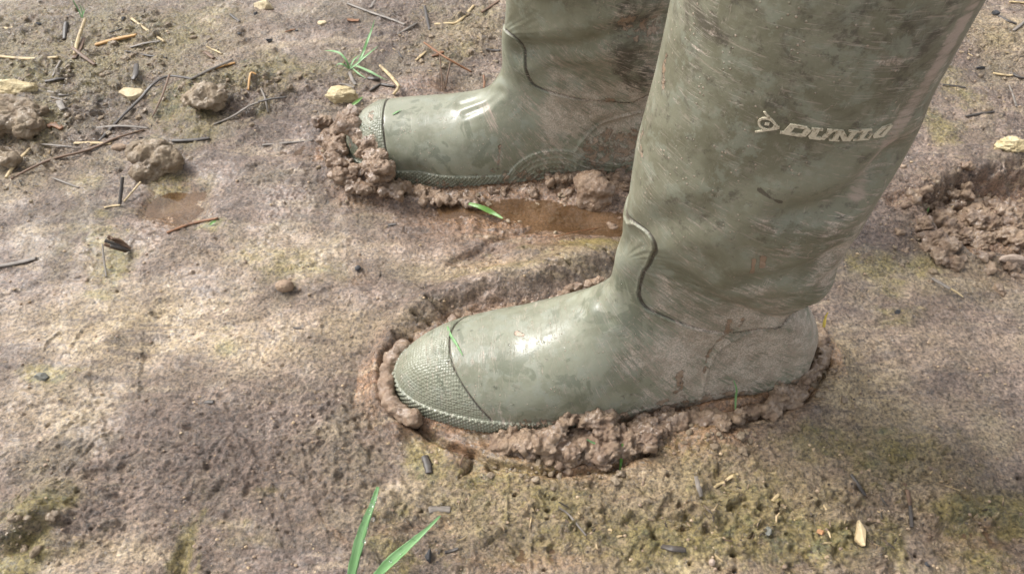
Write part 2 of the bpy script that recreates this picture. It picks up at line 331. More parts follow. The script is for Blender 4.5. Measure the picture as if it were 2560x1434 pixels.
def build_loft(key):
    k = key[:, :].copy(); n = len(k); cnt = [0.0]
    for i in range(n - 1):
        m = max(math.hypot(k[i + 1, 0] - k[i, 0], k[i + 1, 1] - k[i, 1]), math.hypot(k[i + 1, 2] - k[i, 2], k[i + 1, 3] - k[i, 3]))
        st = .00055 if i < 8 else .0008
        cnt.append(cnt[-1] + max(4, m / st))
    cnt = np.array(cnt); N = int(cnt[-1]); tt = np.linspace(0, cnt[-1], N)
    # Catmull-like smooth interpolation via monotone cubic
    out = np.zeros((N, 6))
    for c in range(6):
        y = k[:, c]; h = np.diff(cnt); dl = np.diff(y) / h; m = np.zeros(n)
        m[1:-1] = np.where(dl[:-1] * dl[1:] > 0, 2 * dl[:-1] * dl[1:] / (dl[:-1] + dl[1:] + 1e-30), 0); m[0] = dl[0]; m[-1] = dl[-1]
        i = np.clip(np.searchsorted(cnt, tt, 'right') - 1, 0, n - 2); u = (tt - cnt[i]) / h[i]
        out[:, c] = (2*u**3-3*u**2+1)*y[i] + (u**3-2*u**2+u)*h[i]*m[i] + (-2*u**3+3*u**2)*y[i+1] + (u**3-u**2)*h[i]*m[i+1]
    # sqrt-like rounding of the plan outline at the toe
    for c in (0, 1, 2, 3, 4):
        ker = np.exp(-.5 * (np.arange(-12, 13) / 5.0) ** 2); ker /= ker.sum()
        pad = np.concatenate([2 * out[0, c] - out[12:0:-1, c], out[:, c], 2 * out[-1, c] - out[-2:-14:-1, c]])
        out[:, c] = np.convolve(pad, ker, 'valid')
    out[:, 4] = np.maximum(out[:, 4], 1e-4); out[0, 4] = 1e-4
    M = 460; th = np.linspace(-1, 1, M, endpoint=False); a = np.abs(th); sg = np.where(th < 0, -1, 1)
    q0 = .36
    qf = np.where(a < .5, q0 + (1 - q0) * np.cos(a / .5 * math.pi / 2), np.where(a < .74, q0 + (.05 - q0) * (a - .5) / .24, .05 * (1 - sstep(.74, .80, a))))
    gf = np.where(a < .5, np.sin(a / .5 * math.pi / 2) ** .92, np.where(a < .74, 1 - .02 * np.sin((a - .5) / .24 * math.pi), 1 - np.clip((a - .74) / .26, 0, 1)))
    qs = (1 + np.cos(math.pi * a)) / 2; gs = np.sin(math.pi * a)
    b = out[:, 5][:, None]; q = qf[None] * (1 - b) + qs[None] * b; g = gf[None] * (1 - b) + gs[None] * b
    S = out[:, 2][:, None] + (out[:, 0] - out[:, 2])[:, None] * q; Z = out[:, 3][:, None] + (out[:, 1] - out[:, 3])[:, None] * q
    # a shaft narrower at the front (shin) than at the calf
    egg = 1 + b * (-.12) * (q - .5) * 2
    Vv = sg[None] * g * out[:, 4][:, None] * egg
    return S, Vv, Z, np.broadcast_to(a[None], S.shape), out

def boot_geom(ox, oy, yaw, seams, seed, far):
    S, Vv, Z, A, out = build_loft(KEY_F if far else KEY); N, M = S.shape; cy, sy = math.cos(yaw), math.sin(yaw)
    base = np.stack([ox + PIV + (S - PIV) * cy - Vv * sy, oy + (S - PIV) * sy + Vv * cy, Z], -1)
    ii, jj = np.meshgrid(np.arange(N - 1), np.arange(M), indexing='ij')
    F = np.stack([ii * M + jj, ii * M + (jj + 1) % M, (ii + 1) * M + (jj + 1) % M, (ii + 1) * M + jj], -1).reshape(-1, 4)
    def normals(X):
        du = np.roll(X, -1, 1) - np.roll(X, 1, 1); dv = np.empty_like(X)
        dv[1:-1] = X[2:] - X[:-2]; dv[0] = X[1] - X[0]; dv[-1] = X[-1] - X[-2]
        n = np.cross(dv, du); n /= np.linalg.norm(n, axis=-1, keepdims=True) + 1e-12
        c = X.mean(1, keepdims=True); s = np.sign(((X - c) * n).sum(-1).mean()); return n * s
    sub4 = base[::4, ::4]; n4, m4 = sub4.shape[:2]
    fi, fj = np.meshgrid(np.arange(n4 - 1), np.arange(m4), indexing='ij')
    F4 = np.stack([fi * m4 + fj, fi * m4 + (fj + 1) % m4, (fi + 1) * m4 + (fj + 1) % m4, (fi + 1) * m4 + fj], -1).reshape(-1, 4)
    bvh = BVHTree.FromPolygons([tuple(p) for p in sub4.reshape(-1, 3)], [tuple(f) for f in F4.tolist()])
    C0 = Vector((0, 0, CAM_H))
    def hit(px, py):
        for k in range(40):          # walk inwards if the ray misses the silhouette
            r = bvh.ray_cast(C0, Vector(ray(px, py)).normalized())
            if r[0] is not None: return np.array(r[0])
            px += (1800 - px) * .01 if not far else (1250 - px) * .01; py += (500 - py) * .005
        return None
    def sz(pl): return [(PIV + (p[0] - ox - PIV) * cy + (p[1] - oy) * sy, p[2]) for p in (hit(*q) for q in pl) if p is not None]
    D = {k: sz(v) for k, v in seams.items()}
    fx, fz, fv = S.ravel(), Z.ravel(), Vv.ravel(); X0 = base.reshape(-1, 3)
    disp = np.zeros(N * M)
    # ---- regions in the side plane
    cap = sorted(D['cap'], key=lambda p: p[1]); cz = [p[1] for p in cap]; cs = [p[0] for p in cap]
    cf = np.polyfit(cz, cs, 1); scap = np.polyval(cf, fz) + .0020 * np.sin(np.clip(fz, -.02, .06) * 70)
    in_cap = fx < scap
    pn = [tuple(p) for p in crs(D['panel'], 4)]
    front = [(-1, pn[0][1] + .0), ]; poly = [(-1, pn[0][1])] + pn + [(1, pn[-1][1]), (1, 1), (-1, 1)]
    dp = seg_dist(fx, fz, pn); inp = in_poly(fx, fz, poly); sd_ = np.where(inp, dp, -dp)
    near_front = (pn[0][1])
    cn = [tuple(p) for p in crs(D['counter'], 4)]
    cpoly = cn + [(.40, cn[-1][1]), (.40, -.05), (cn[0][0], -.05)]
    in_cnt = in_poly(fx, fz, cpoly) & ~inp; dc = seg_dist(fx, fz, cn)
    band_top = .0115 + .0015 * np.sin(fx * 30)
    rot = A.ravel()
    side = rot < .80
    wavy = np.zeros(N * M, bool)
    if 'wave' in D:
        wv = [tuple(p) for p in crs(D['wave'], 4)]
        wavy = in_poly(fx, fz, wv + [(wv[-1][0], -.05), (wv[0][0], -.05)]) & (fv < 0)
        dw = seg_dist(fx, fz, wv)
    in_band = ((fz < band_top) & (fz > -.0065) & (rot < .86)) | (wavy & (fz > -.0065))
    in_out = (fz <= -.0065)
    # ---- displacement
    hl = 1 - .75 * sstep(.13, .18, fx) if not far else 1 - .4 * sstep(.16, .2, fx)
    disp += -.0012 * sstep(-.0006, .0006, sd_) + .0004 * np.exp(-((sd_ + .0007) / .0006) ** 2) - .0008 * np.exp(-((sd_ - .0008) / .0007) ** 2)
    disp += np.where(inp, .0055 * sstep(.19, .27, fx) * np.exp(-(dp / .022) ** 2), 0) * 1.0          # sagging fold over the heel
    fold = .0030 * np.exp(-(dp / .05) ** 2) * perlin(fx * 18, fz * 42 + fx * 25, seed) * sstep(.14, .2, fx); disp += fold
    disp += .0012 * sstep(-.0008, .0008, scap - fx) * 0.5 - .0010 * np.exp(-((fx - scap) / .0008) ** 2) * (fz > band_top)
    disp += .0016 * np.exp(-(dc / .0012) ** 2) + np.where(in_cnt, .0008, 0)
    disp += .0011 * hl * sstep(.0008, -.0008, np.where(wavy, -1, fz - band_top)) * (rot < .86) * (fz > -.03)
    if 'wave' in D:
        disp += np.where(fv < 0, .0009 * np.exp(-(dw / .0007) ** 2), 0)
        disp += np.where(wavy, .0007 * np.exp(-((np.mod(dw, .0050) - .0025) / .0006) ** 2), 0)
    # diamond knurling on the band
    edge = base[:, int(M * (.5 + .31))]; Ls = np.concatenate([[0], np.cumsum(np.linalg.norm(np.diff(edge, axis=0), axis=1))])
    LL = np.broadcast_to(Ls[:, None], (N, M)).ravel(); cell = .0042
    tri = lambda x: np.abs(np.mod(x, 1.0) - .5) * 2
    dm = np.minimum(tri((LL + fz * 1.25) / cell), tri((LL - fz * 1.25) / cell))
    disp += np.where(in_band & ~wavy, .0012 * hl * sstep(.0, .8, dm), 0) + np.where(wavy & in_band, .0005 * sstep(0, .8, dm), 0)
    disp += np.where(in_band & (fz < -.0035), .0, 0)
    disp += .0016 * hl * np.exp(-((fz + .0080) / .0016) ** 2) * (rot < .9)                                   # smooth welt lip
    # wrinkles radiating at the front of the ankle, soft dents, slack in the shaft
    r = np.hypot(fx - .150, fz - .125); ang = np.arctan2(fz - .125, fx - .150)
    disp += .0007 * np.exp(-(r / .040) ** 2) * perlin(ang * 9, r * 25, seed + 2) * sstep(.004, .02, r)
    disp += .0022 * fbm(X0[:, 0] * 14, X0[:, 1] * 14 + seed, X0[:, 2] * 9, 2) * sstep(.03, .12, fz + fx * .2)
    disp += .0025 * np.exp(-((fz - .20) / .03) ** 2) * perlin(fx * 10 + 4, fz * 22, seed) * sstep(.15, .22, fx)
    if far: disp -= .0045 * np.exp(-((fx - .075) / .014) ** 2 - ((fz - .012) / .010) ** 2) * (fv < 0)
    for pts_, dep, wd_ in (CREASE_F if far else CREASE_N):
        P3 = [p_ for p_ in (hit(*q_) for q_ in pts_) if p_ is not None]
        if len(P3) > 1:
            K3 = crs([tuple(p_) for p_ in P3], 5); dd_ = near_d(X0, list(K3)); disp += -dep * np.exp(-(dd_ / wd_) ** 2) + .45 * dep * np.exp(-((dd_ - 2.1 * wd_) / wd_) ** 2)
    ridge_v = np.exp(-((np.abs(A - 1)).ravel() / .05) ** 2) * sstep(.10, .15, fz); disp += .0020 * ridge_v
    nn = normals(base).reshape(-1, 3); X = X0 + nn * disp[:, None]
    at = dict(S=fx, Z=fz, V=fv, cap=in_cap & ~in_band & ~in_out, band=in_band, out=in_out, cnt=in_cnt & ~in_band & ~in_out,
              panel=inp, A=rot, nn=nn, sd=sd_, scap=scap, bt=band_top, N=N, M=M, dp=dp, hit=hit, bvh=bvh, D=D, dc=dc, loft=out)
    peri = np.linalg.norm(np.roll(base, -1, 1) - base, axis=-1); vv = np.cumsum(peri, 1) - peri[:, :M // 2].sum(1)[:, None]
    mid = base[:, int(M * .75)]; uu = np.concatenate([[0], np.cumsum(np.linalg.norm(np.diff(mid, axis=0), axis=1))])
    uvw = np.stack([np.broadcast_to(uu[:, None], (N, M)).ravel(), vv.ravel()], -1)
    return X, F, at, uvw

SEAM_N = dict(
 cap=[(1120, 818), (1121, 850), (1130, 890), (1150, 940), (1175, 990), (1208, 1037)],
 panel=[(1556, 545), (1580, 560), (1622, 598), (1634, 625), (1622, 655), (1606, 680), (1596, 715), (1597, 745), (1620, 775), (1680, 798), (1760, 820), (1830, 832), (1900, 822), (1960, 795), (2020, 752)],
 counter=[(1750, 985), (1766, 930), (1785, 893), (1805, 866), (1850, 840), (1910, 825)])
SEAM_F = dict(
 cap=[(985, 248), (958, 290), (947, 330), (951, 380), (963, 410), (978, 432)],
 panel=[(1268, 78), (1290, 96), (1305, 130), (1314, 170), (1326, 205), (1345, 222), (1400, 240), (1460, 252), (1520, 255), (1570, 250), (1618, 232), (1690, 190)],
 counter=[(1438, 378), (1452, 355), (1474, 333), (1510, 308), (1560, 290), (1600, 280)],
 wave=[(1225, 474), (1260, 446), (1290, 412), (1330, 387), (1380, 376), (1430, 380), (1480, 402), (1560, 412), (1680, 415)])

NX, NY, NYAW, FX_, FY_, FYAW = -.0841, .2986, .0695, -.1593, .5558, -.0109
def near_d(X, pts):
    d = np.full(len(X), 1e9)
    for a, b in zip(pts[:-1], pts[1:]):
        v = b - a; t_ = np.clip(((X - a) @ v) / (v @ v + 1e-12), 0, 1); d = np.minimum(d, np.linalg.norm(X - a - t_[:, None] * v, axis=1))
    return d

def make_boot(label, ox, oy, yaw, seams, seed, far):
    X, F, at, uvw = boot_geom(ox, oy, yaw, seams, seed, far)
    s, z, v, dp, pan = at['S'], at['Z'], at['V'], at['dp'], at['panel']
    hit = at['hit']
    low = perlin(s * 20 + seed, z * 20, v * 20)
    # dried film density
    film = .17 + 0 * s
    film += .38 * np.exp(-((z - .10) / .055) ** 2) * sstep(.13, .22, s)                       # ankle sweep
    film += .50 * np.exp(-((z - .045) / .040) ** 2) * sstep(.15, .20, s)                      # quarter and heel
    film += .30 * sstep(.20, .27, s) * sstep(.10, .16, z) * (1 - sstep(.19, .24, z))
    film += .25 * sstep(.21, .29, s) * sstep(.15, .2, z)
    film += .14 * sstep(.115, .17, s) * (1 - sstep(.09, .13, z))
    film -= .10 * np.exp(-((s - .14) / .03) ** 2 - ((z - .10) / .04) ** 2)
    dark = .06 + .34 * at['cnt'] + .28 * sstep(.15, .2, z) + .15 * sstep(.24, .30, z) - .5 * (z < .085) * (~pan)
    dark = np.maximum(dark, 1.6 * np.exp(-((at['sd'] - .0009) / .0008) ** 2)); dark = np.maximum(dark, 1.5 * np.exp(-((s - at['scap']) / .0007) ** 2) * (z > at['bt']))
    wet = .55 * (1 - sstep(.10, .15, z)) * (1 - sstep(.17, .22, s)) + .1
    run = (.62 if not far else .50) * np.exp(-(np.maximum(z, 0) / .021) ** 2) * sstep(.09, .16, s); pale = np.zeros(len(s))
    def stroke(pts, r, arr, val=1.0):
        P3 = [p for p in (hit(*q) for q in pts) if p is not None]
        if len(P3) < 2: return
        d = near_d(X, P3); np.maximum(arr, val * np.exp(-(d / r) ** 4), out=arr)
    if not far:
        film += .28 * sstep(.12, .20, s) * sstep(.03, 0, z) - .45 * sstep(.03, .05, z) * (s < .12) * 0
        stroke([(2440, 15), (2330, 200), (2235, 330), (2175, 440), (2150, 490)], .0062, pale, .62)
        stroke([(1655, 145), (1648, 180), (1650, 215)], .0035, run, .62); stroke([(1598, 330), (1592, 350), (1597, 385)], .0028, run, .62)
        stroke([(1885, 650), (1880, 680), (1878, 706)], .0013, run); stroke([(1908, 645), (1905, 665)], .0018, run)
        stroke([(1868, 765), (1858, 800), (1848, 815)], .0016, run, .7); stroke([(1825, 800), (1815, 828)], .0018, run)
        stroke([(1830, 822), (1795, 850), (1772, 885), (1760, 930)], .0016, run, .6)
        stroke([(1700, 930), (1700, 970), (1650, 1010)], .0030, run, .62); stroke([(1290, 832), (1305, 838)], .0020, run, .9)
        stroke([(1755, 268), (1775, 300), (1796, 325)], .0009, pale); stroke([(1900, 475), (1925, 490), (1950, 502)], .0012, dark, 2.0)
        pd = near_d(X, [hit(1500, 1050), hit(1400, 1050), hit(1290, 1060)]); run = np.maximum(run, .50 * np.exp(-(pd / .006) ** 2))
    else:
        film -= .12
        stroke([(1205, 265), (1225, 285), (1235, 320)], .0060, pale, .5); stroke([(1250, 365), (1245, 410)], .0022, run, .62)
        stroke([(1570, 60), (1600, 80), (1640, 70)], .010, run, .62); stroke([(1520, 250), (1560, 245)], .003, run, .8)
        stroke([(1500, 375), (1560, 370), (1620, 340)], .022, run, .55); stroke([(1110, 450), (1112, 470)], .002, run)
        stroke([(1010, 440), (1060, 455), (1180, 462), (1260, 450)], .0040, run, .45)
        stroke([(930, 285), (935, 350), (950, 420), (970, 440)], .0045, run, .55)
        stroke([(1600, 20), (1560, 110), (1590, 200)], .02, dark, .8)
    pat = at['cap'].astype(float) * 1.0 + at['cnt'] * .25
    pale_foot = 1 - sstep(.085, .17, z)  # low parts get the paler tone, sky reflection partly painted in
    attrs = dict(pale_foot=pale_foot, film=film, dark=dark, wet=wet, run=run, pale=pale, pat=pat)
    root = empty('rubber_boot', (ox + .22, oy, -.018)); tag(root, label, 'boot', 'pair of rubber boots standing in the mud')
    fc = F[:, 0]; N, M = at['N'], at['M']
    reg = np.where(at['out'], 0, np.where(at['band'], 1, np.where(at['cap'], 2, np.where(pan, 3, np.where(at['cnt'], 4, 5)))))
    rf = reg[F].min(1)
    inv = np.array([-(ox + .22), -oy, .018])
    for k, nm in enumerate(('outsole', 'knurled_rim', 'toe_cap', 'shaft', 'heel_counter', 'foot_upper')):
        keep = rf == k
        u, f2 = sub(X, F, keep)
        o = mesh_np(nm, X[u] + inv, f2, OUTSOLE if k == 0 else RUBBER, root, {a: b[u] for a, b in attrs.items()}, uvw[u])
    # open top: rolled rim and dark inside
    top = X.reshape(N, M, 3)[-1]; c = top.mean(0)
    rings = [top, top + (top - c) * .02 + [0, 0, .003], top + [0, 0, .006], top - (top - c) * .05 + [0, 0, .004], top - (top - c) * .06 - [0, 0, .10], top - (top - c) * .95 - [0, 0, .10]]
    RV = np.concatenate(rings)[:, :] + inv; RF = []
    idx = np.arange(M)
    for i in range(len(rings) - 1): RF.append(np.stack([i * M + idx, i * M + (idx + 1) % M, (i + 1) * M + (idx + 1) % M, (i + 1) * M + idx], -1))
    mesh_np('lining', RV, np.concatenate(RF), LINING, root)
    return root, X, at

boot_n, XN, AN = make_boot('nearer muddy olive rubber boot standing in front, sunk in the mud', NX, NY, NYAW, SEAM_N, 1.0, False)
boot_f, XF, AF = make_boot('farther olive rubber boot behind, its toe caked in wet mud', FX_, FY_, FYAW, SEAM_F, 5.0, True)
def surf_bvh(X, at):
    N, M = at['N'], at['M']; G = X.reshape(N, M, 3)[::2, ::2]; n, m = G.shape[:2]
    fi, fj = np.meshgrid(np.arange(n - 1), np.arange(m), indexing='ij')
    FF = np.stack([fi * m + fj, fi * m + (fj + 1) % m, (fi + 1) * m + (fj + 1) % m, (fi + 1) * m + fj], -1).reshape(-1, 4)
    return BVHTree.FromPolygons([tuple(p) for p in G.reshape(-1, 3)], [tuple(f) for f in FF.tolist()])
BVN, BVF = surf_bvh(XN, AN), surf_bvh(XF, AF)
def on(bv, px, py):
    d = Vector(ray(px, py)).normalized(); r = bv.ray_cast(Vector((0, 0, CAM_H)), d)
    if r[0] is None: return None, None
    n = r[1] if r[1].dot(d) < 0 else -r[1]
    return r[0], n

# ------------------------------------------------------------------ lettering and emblem on the near shaft
def decal(name, quads, parent, thick=.0008):
    bm = bmesh.new(); off = parent.location
    def lift(p):
        q, n = on(BVN, *p)
        return None if q is None else (q - off + n * thick, q - off - n * .0004)
    for q in quads:
        n = 4; g = []
        for i in range(n + 1):
            row = []
            for j in range(n + 1):
                a, b = i / n, j / n
                P_ = [(1-a)*(1-b)*q[0][k] + a*(1-b)*q[1][k] + a*b*q[2][k] + (1-a)*b*q[3][k] for k in (0, 1)]
                row.append(lift(P_))
            g.append(row)
        if any(x is None for r_ in g for x in r_): continue
        tv = [[bm.verts.new(x[0]) for x in r_] for r_ in g]; bv_ = [[bm.verts.new(x[1]) for x in r_] for r_ in g]
        for i in range(n):
            for j in range(n): bm.faces.new((tv[i][j], tv[i+1][j], tv[i+1][j+1], tv[i][j+1]))
            bm.faces.new((tv[i][0], bv_[i][0], bv_[i+1][0], tv[i+1][0])); bm.faces.new((tv[i][n], tv[i+1][n], bv_[i+1][n], bv_[i][n]))
            bm.faces.new((tv[0][i], tv[0][i+1], bv_[0][i+1], bv_[0][i])); bm.faces.new((tv[n][i], bv_[n][i], bv_[n][i+1], tv[n][i+1]))
    bmesh.ops.recalc_face_normals(bm, faces=bm.faces)
    me = bpy.data.meshes.new(name); bm.to_mesh(me); bm.free(); me.materials.append(LOGO)
    o = bpy.data.objects.new(name, me); SC.collection.objects.link(o); o.parent = parent; return o
Zp = lambda l: [(1750 + x / 4.655, 200 + y / 4.655) for x, y in l]
LET = {
 'D': [[(1050,505),(1125,515),(1040,622),(955,612)], [(1110,512),(1250,540),(1240,566),(1100,540)], [(1240,540),(1297,580),(1228,648),(1170,640)], [(935,588),(1200,622),(1190,656),(930,612)]],
 'U': [[(1325,555),(1400,562),(1335,668),(1258,650)], [(1262,640),(1410,656),(1400,688),(1272,672)], [(1515,568),(1565,575),(1445,685),(1392,678)], [(1300,549),(1432,560),(1428,580),(1296,568)], [(1480,563),(1612,572),(1606,590),(1476,582)]],
 'N': [[(1592,578),(1640,586),(1592,694),(1530,690)], [(1596,574),(1672,580),(1735,700),(1655,700)], [(1772,585),(1832,588),(1740,700),(1694,694)], [(1500,682),(1620,690),(1616,704),(1496,696)], [(1730,577),(1868,582),(1862,598),(1726,594)]],
 'L': [[(1900,582),(1958,576),(1880,690),(1820,694)], [(1776,682),(1950,668),(1956,686),(1772,698)], [(1985,612),(2002,616),(1960,682),(1936,676)], [(1866,572),(1998,560),(1994,578),(1862,590)]],
 'O': [[(2118,540),(2158,548),(2052,640),(2004,640)], [(2118,540),(2226,506),(2214,526),(2140,556)], [(2196,522),(2240,516),(2128,652),(2086,644)], [(2006,642),(2100,626),(2120,652),(2014,668)]]}
lg = decal('logo_lettering', [Zp(q) for L_ in LET.values() for q in L_], boot_n)
ring = []
for k in range(14):
    a0, a1 = math.radians(20 + k * 23), math.radians(20 + (k + 1) * 23)
    f = lambda a, r_: (780 + 1.05 * r_ * math.cos(a) + .25 * r_ * math.sin(a), 505 + .78 * r_ * math.sin(a))
    ring.append([f(a0, 98), f(a1, 98), f(a1, 72), f(a0, 72)])
emb = ring + [[(738,362),(762,362),(905,520),(872,520)], [(640,592),(900,545),(905,566),(650,606)], [(862,500),(930,540),(935,552),(860,575)], [(760,490),(812,492),(806,520),(752,515)]]
decal('logo_emblem', [Zp(q) for q in emb], boot_n)

# ------------------------------------------------------------------ ground
def axis(a, b, step_a, step_b, far):
    n = int((b - a) / ((step_a + step_b) / 2)); u = np.linspace(0, 1, n); core = a + (b - a) * (u + (u * u - u) * (step_b - step_a) / (step_a + step_b) * 1.0)
    g = [.004 * 1.25 ** k for k in range(60)]; ext = []; s_ = 0
    for q in g:
        s_ += q; ext.append(s_)
        if s_ > far: break
    ext = np.array(ext); return np.concatenate([(core[0] - ext)[::-1], core, core[-1] + ext])
xs = axis(-.66, .70, .00105, .00105, 30); ys = axis(.135, .90, .0008, .0013, 30)
GX, GY = np.meshgrid(xs, ys)
HG = np.zeros_like(GX); MOSS = np.zeros_like(GX); SAND = np.zeros_like(GX); WET = np.zeros_like(GX); RA = np.zeros_like(GX)
def win(x0, x1, y0, y1):
    i0, i1 = np.searchsorted(ys, [y0, y1]); j0, j1 = np.searchsorted(xs, [x0, x1]); return slice(i0, i1), slice(j0, j1)
def ppm(px, py):
    x, y = gp(px, py); return FPX / depth(x, y, 0), x, y
def blob(arr, px, py, rx, ry, val, rot=0.0, p=2, mode='add', wob=.25):
    """soft ellipse: radii given in photo pixels, converted to metres on the ground"""
    sc, x, y = ppm(px, py); x2, y2 = gp(px, py - max(ry, 4)); rx_, ry_ = rx / sc, abs(y2 - y) * (ry / max(ry, 4)); R = max(rx_, ry_) * 2.6
    w_ = win(x - R, x + R, y - R, y + R); X, Y = GX[w_] - x, GY[w_] - y; c_, s_ = math.cos(rot), math.sin(rot)
    X, Y = X * c_ + Y * s_, -X * s_ + Y * c_
    r = np.hypot(X / rx_, Y / ry_); r = r * (1 + wob * fbm(GX[w_] * .9 / rx_ + px, GY[w_] * .9 / ry_, 0, 3))
    e = val * np.exp(-r ** p)
    if mode == 'add': arr[w_] += e
    else: arr[w_] = np.maximum(arr[w_], e)
def line(arr, pts, width_px, val, mode='add', p=2, wob=.3, taper=True):
    Wp = crs([gp(*q) for q in pts], 5); sc = ppm(*pts[len(pts) // 2])[0]; wd = width_px / sc; R = wd * 4
    w_ = win(Wp[:, 0].min() - R, Wp[:, 0].max() + R, Wp[:, 1].min() - R, Wp[:, 1].max() + R); X, Y = GX[w_], GY[w_]
    if X.size == 0: return
    Xw = X + wd * wob * 2 * perlin(X / wd / 7, Y / wd / 7); Yw = Y + wd * wob * 2 * perlin(X / wd / 7 + 31, Y / wd / 7)
    d = seg_dist(Xw, Yw, [tuple(q) for q in Wp]) / wd
    e = val * np.exp(-d ** p) * np.clip(1 + .9 * perlin(X / wd / 6 + 7, Y / wd / 6), 0, 2)
    if mode == 'add': arr[w_] += e
    else: arr[w_] = np.maximum(arr[w_], e)

def ridge(arr, knots, wob=.35):
    """rounded bank with its own width and height at each knot: (px, py, width px, height m)"""
    K = crs([gp(k[0], k[1]) + (k[2] / ppm(k[0], k[1])[0], k[3]) for k in knots], 6); R = K[:, 2].max() * 3
    w_ = win(K[:, 0].min() - R, K[:, 0].max() + R, K[:, 1].min() - R, K[:, 1].max() + R); X, Y = GX[w_], GY[w_]; out = np.zeros(X.shape)
    Xw = X + .010 * wob * fbm(X * 45, Y * 45, 0, 3); Yw = Y + .010 * wob * fbm(X * 45 + 31, Y * 45, 0, 3)
    for a, b in zip(K[:-1], K[1:]):
        vx, vy = b[0] - a[0], b[1] - a[1]; L = vx * vx + vy * vy + 1e-18
        t = np.clip(((Xw - a[0]) * vx + (Yw - a[1]) * vy) / L, 0, 1); d = np.hypot(Xw - a[0] - t * vx, Yw - a[1] - t * vy)
        out = np.maximum(out, (a[3] + (b[3] - a[3]) * t) * np.exp(-(d / (a[2] + (b[2] - a[2]) * t)) ** 2))
    arr[w_] += out * (1 + .18 * fbm(X * 45, Y * 45, 3.0, 2))
core = win(-.70, .74, .10, .95); CX, CY = GX[core], GY[core]
warp = .02 * perlin(CX * 6, CY * 6 + 5)
und = .0045 * fbm(CX * 4.5 + 3, CY * 4.5, 0, 3) + .0036 * fbm(CX * 9 + CY * 3, CY * 26 - CX * 9 + warp * 40, 0, 3)   # swept, slightly diagonal sheets
HG[core] += und
# rough areas
for a in [(200, 150, 420, 160, 1), (60, 330, 260, 130, 1), (560, 230, 320, 90, 1), (1050, 90, 260, 110, .8), (2450, 150, 200, 170, .7), (1250, 540, 330, 40, .6), (900, 430, 120, 90, .6),
          (1250, 720, 330, 70, .25), (900, 1000, 160, 260, .6), (600, 1180, 380, 160, .8), (150, 1250, 260, 120, .7), (1500, 1300, 500, 130, 1), (2100, 1250, 420, 160, 1), (2450, 1320, 200, 120, .9), (1850, 1130, 330, 60, .5), (2430, 540, 200, 120, 1)]:
    blob(RA, a[0], a[1], a[2], a[3], a[4], mode='max')
RA[core] = np.clip(RA[core] + .15, 0, 1)
r_ = RA[core]
HG[core] += (.0012 + .0048 * r_) * fbm(CX * 38, CY * 38, 2.0, 4, .55) + (.0005 + .0030 * r_) * fbm(CX * 110, CY * 110, 5.0, 4, .68) + (.0002 + .0007 * r_) * perlin(CX * 380, CY * 380, 2.0)
WXn, WYn = CX + .004 * perlin(CX * 60, CY * 60, 4.0), CY + .004 * perlin(CX * 60 + 30, CY * 60, 4.0)
bill = lambda f, o: np.abs(perlin(WXn * f + o, WYn * f * 1.25, o * 1.0))
cl = np.clip(perlin(CX * 13 + 3, CY * 13, 6.0) * 1.6 + .35, 0, 1) * r_
HG[core] += (.0008 + .0085 * cl) * bill(44, 2) + (.0005 + .0055 * cl) * bill(105, 5) + (.0002 + .0020 * cl) * bill(230, 9)
HG[core] += .0013 * r_ * np.maximum(perlin(CX * 75, CY * 75, 9.0) - .28, 0) * 2
HG[core] -= .0050 * np.maximum(perlin(CX * 60, CY * 60, 13.0) - .52, 0) * (0.3 + 1.6 * r_)               # little pits
GR = np.zeros_like(GX)
for a in [(560, 1150, 420, 150, 1), (850, 1020, 180, 170, 1), (180, 1080, 220, 120, .8), (720, 460, 220, 70, .8), (1000, 960, 90, 160, .7), (380, 620, 320, 90, .5), (2150, 960, 150, 120, .7), (2330, 470, 160, 70, .6), (1300, 1190, 300, 50, .6), (250, 1350, 300, 90, .8)]:
    blob(GR, a[0], a[1], a[2], a[3], a[4], mode='max', wob=.8)
ca_, sa_ = math.cos(.30), math.sin(.30); UU, VV = CX * ca_ + CY * sa_, -CX * sa_ + CY * ca_; VV = VV + .012 * perlin(CX * 9, CY * 9, 11.0)
HG[core] += (1.15 - r_) * (.0016 * fbm(UU * 11, VV * 70, 3.0, 3, .6) + .0009 * np.abs(perlin(UU * 16, VV * 130, 6.0)))
gr_ = GR[core]; HG[core] += gr_ * (.0030 * bill(135, 7) + .0014 * perlin(CX * 300, CY * 300, 8.0) + .0010 * bill(290, 3))
# small worm cast bumps
for k in range(240):
    px, py = random.uniform(0, 2560), random.uniform(0, 1434)
    blob(HG, px, py, random.uniform(4, 13), random.uniform(3, 8), random.uniform(.0006, .0022), p=3)
for k in range(420):
    px, py = random.gauss(1850, 480), random.gauss(1310, 75)
    blob(HG, px, py, random.uniform(5, 26), random.uniform(4, 12), random.choice((1, 1, -1)) * random.uniform(.0008, .0034), rot=random.uniform(-1, 1), p=3, wob=.7)
    if k % 6 == 0: blob(WET, px, py, random.uniform(14, 60), random.uniform(6, 18), random.uniform(.25, .6), rot=random.uniform(-1, 1), mode='max', wob=1.2)
for k in range(160):
    px, py = random.gauss(330, 330), random.gauss(200, 130)
    blob(HG, px, py, random.uniform(6, 26), random.uniform(4, 12), random.choice((1, 1, -1)) * random.uniform(.001, .0040), rot=random.uniform(-1, 1), p=3, wob=.7)
for k in range(26):
    px, py = random.uniform(1250, 2560), random.uniform(1180, 1434); blob(HG, px, py, random.uniform(4, 7), random.uniform(3, 5), -random.uniform(.006, .010), p=4)
for k in range(90):
    px, py = random.uniform(0, 2560), random.uniform(0, 1434); blob(HG, px, py, random.uniform(2.5, 5), random.uniform(2, 4), -random.uniform(.002, .005), p=3)
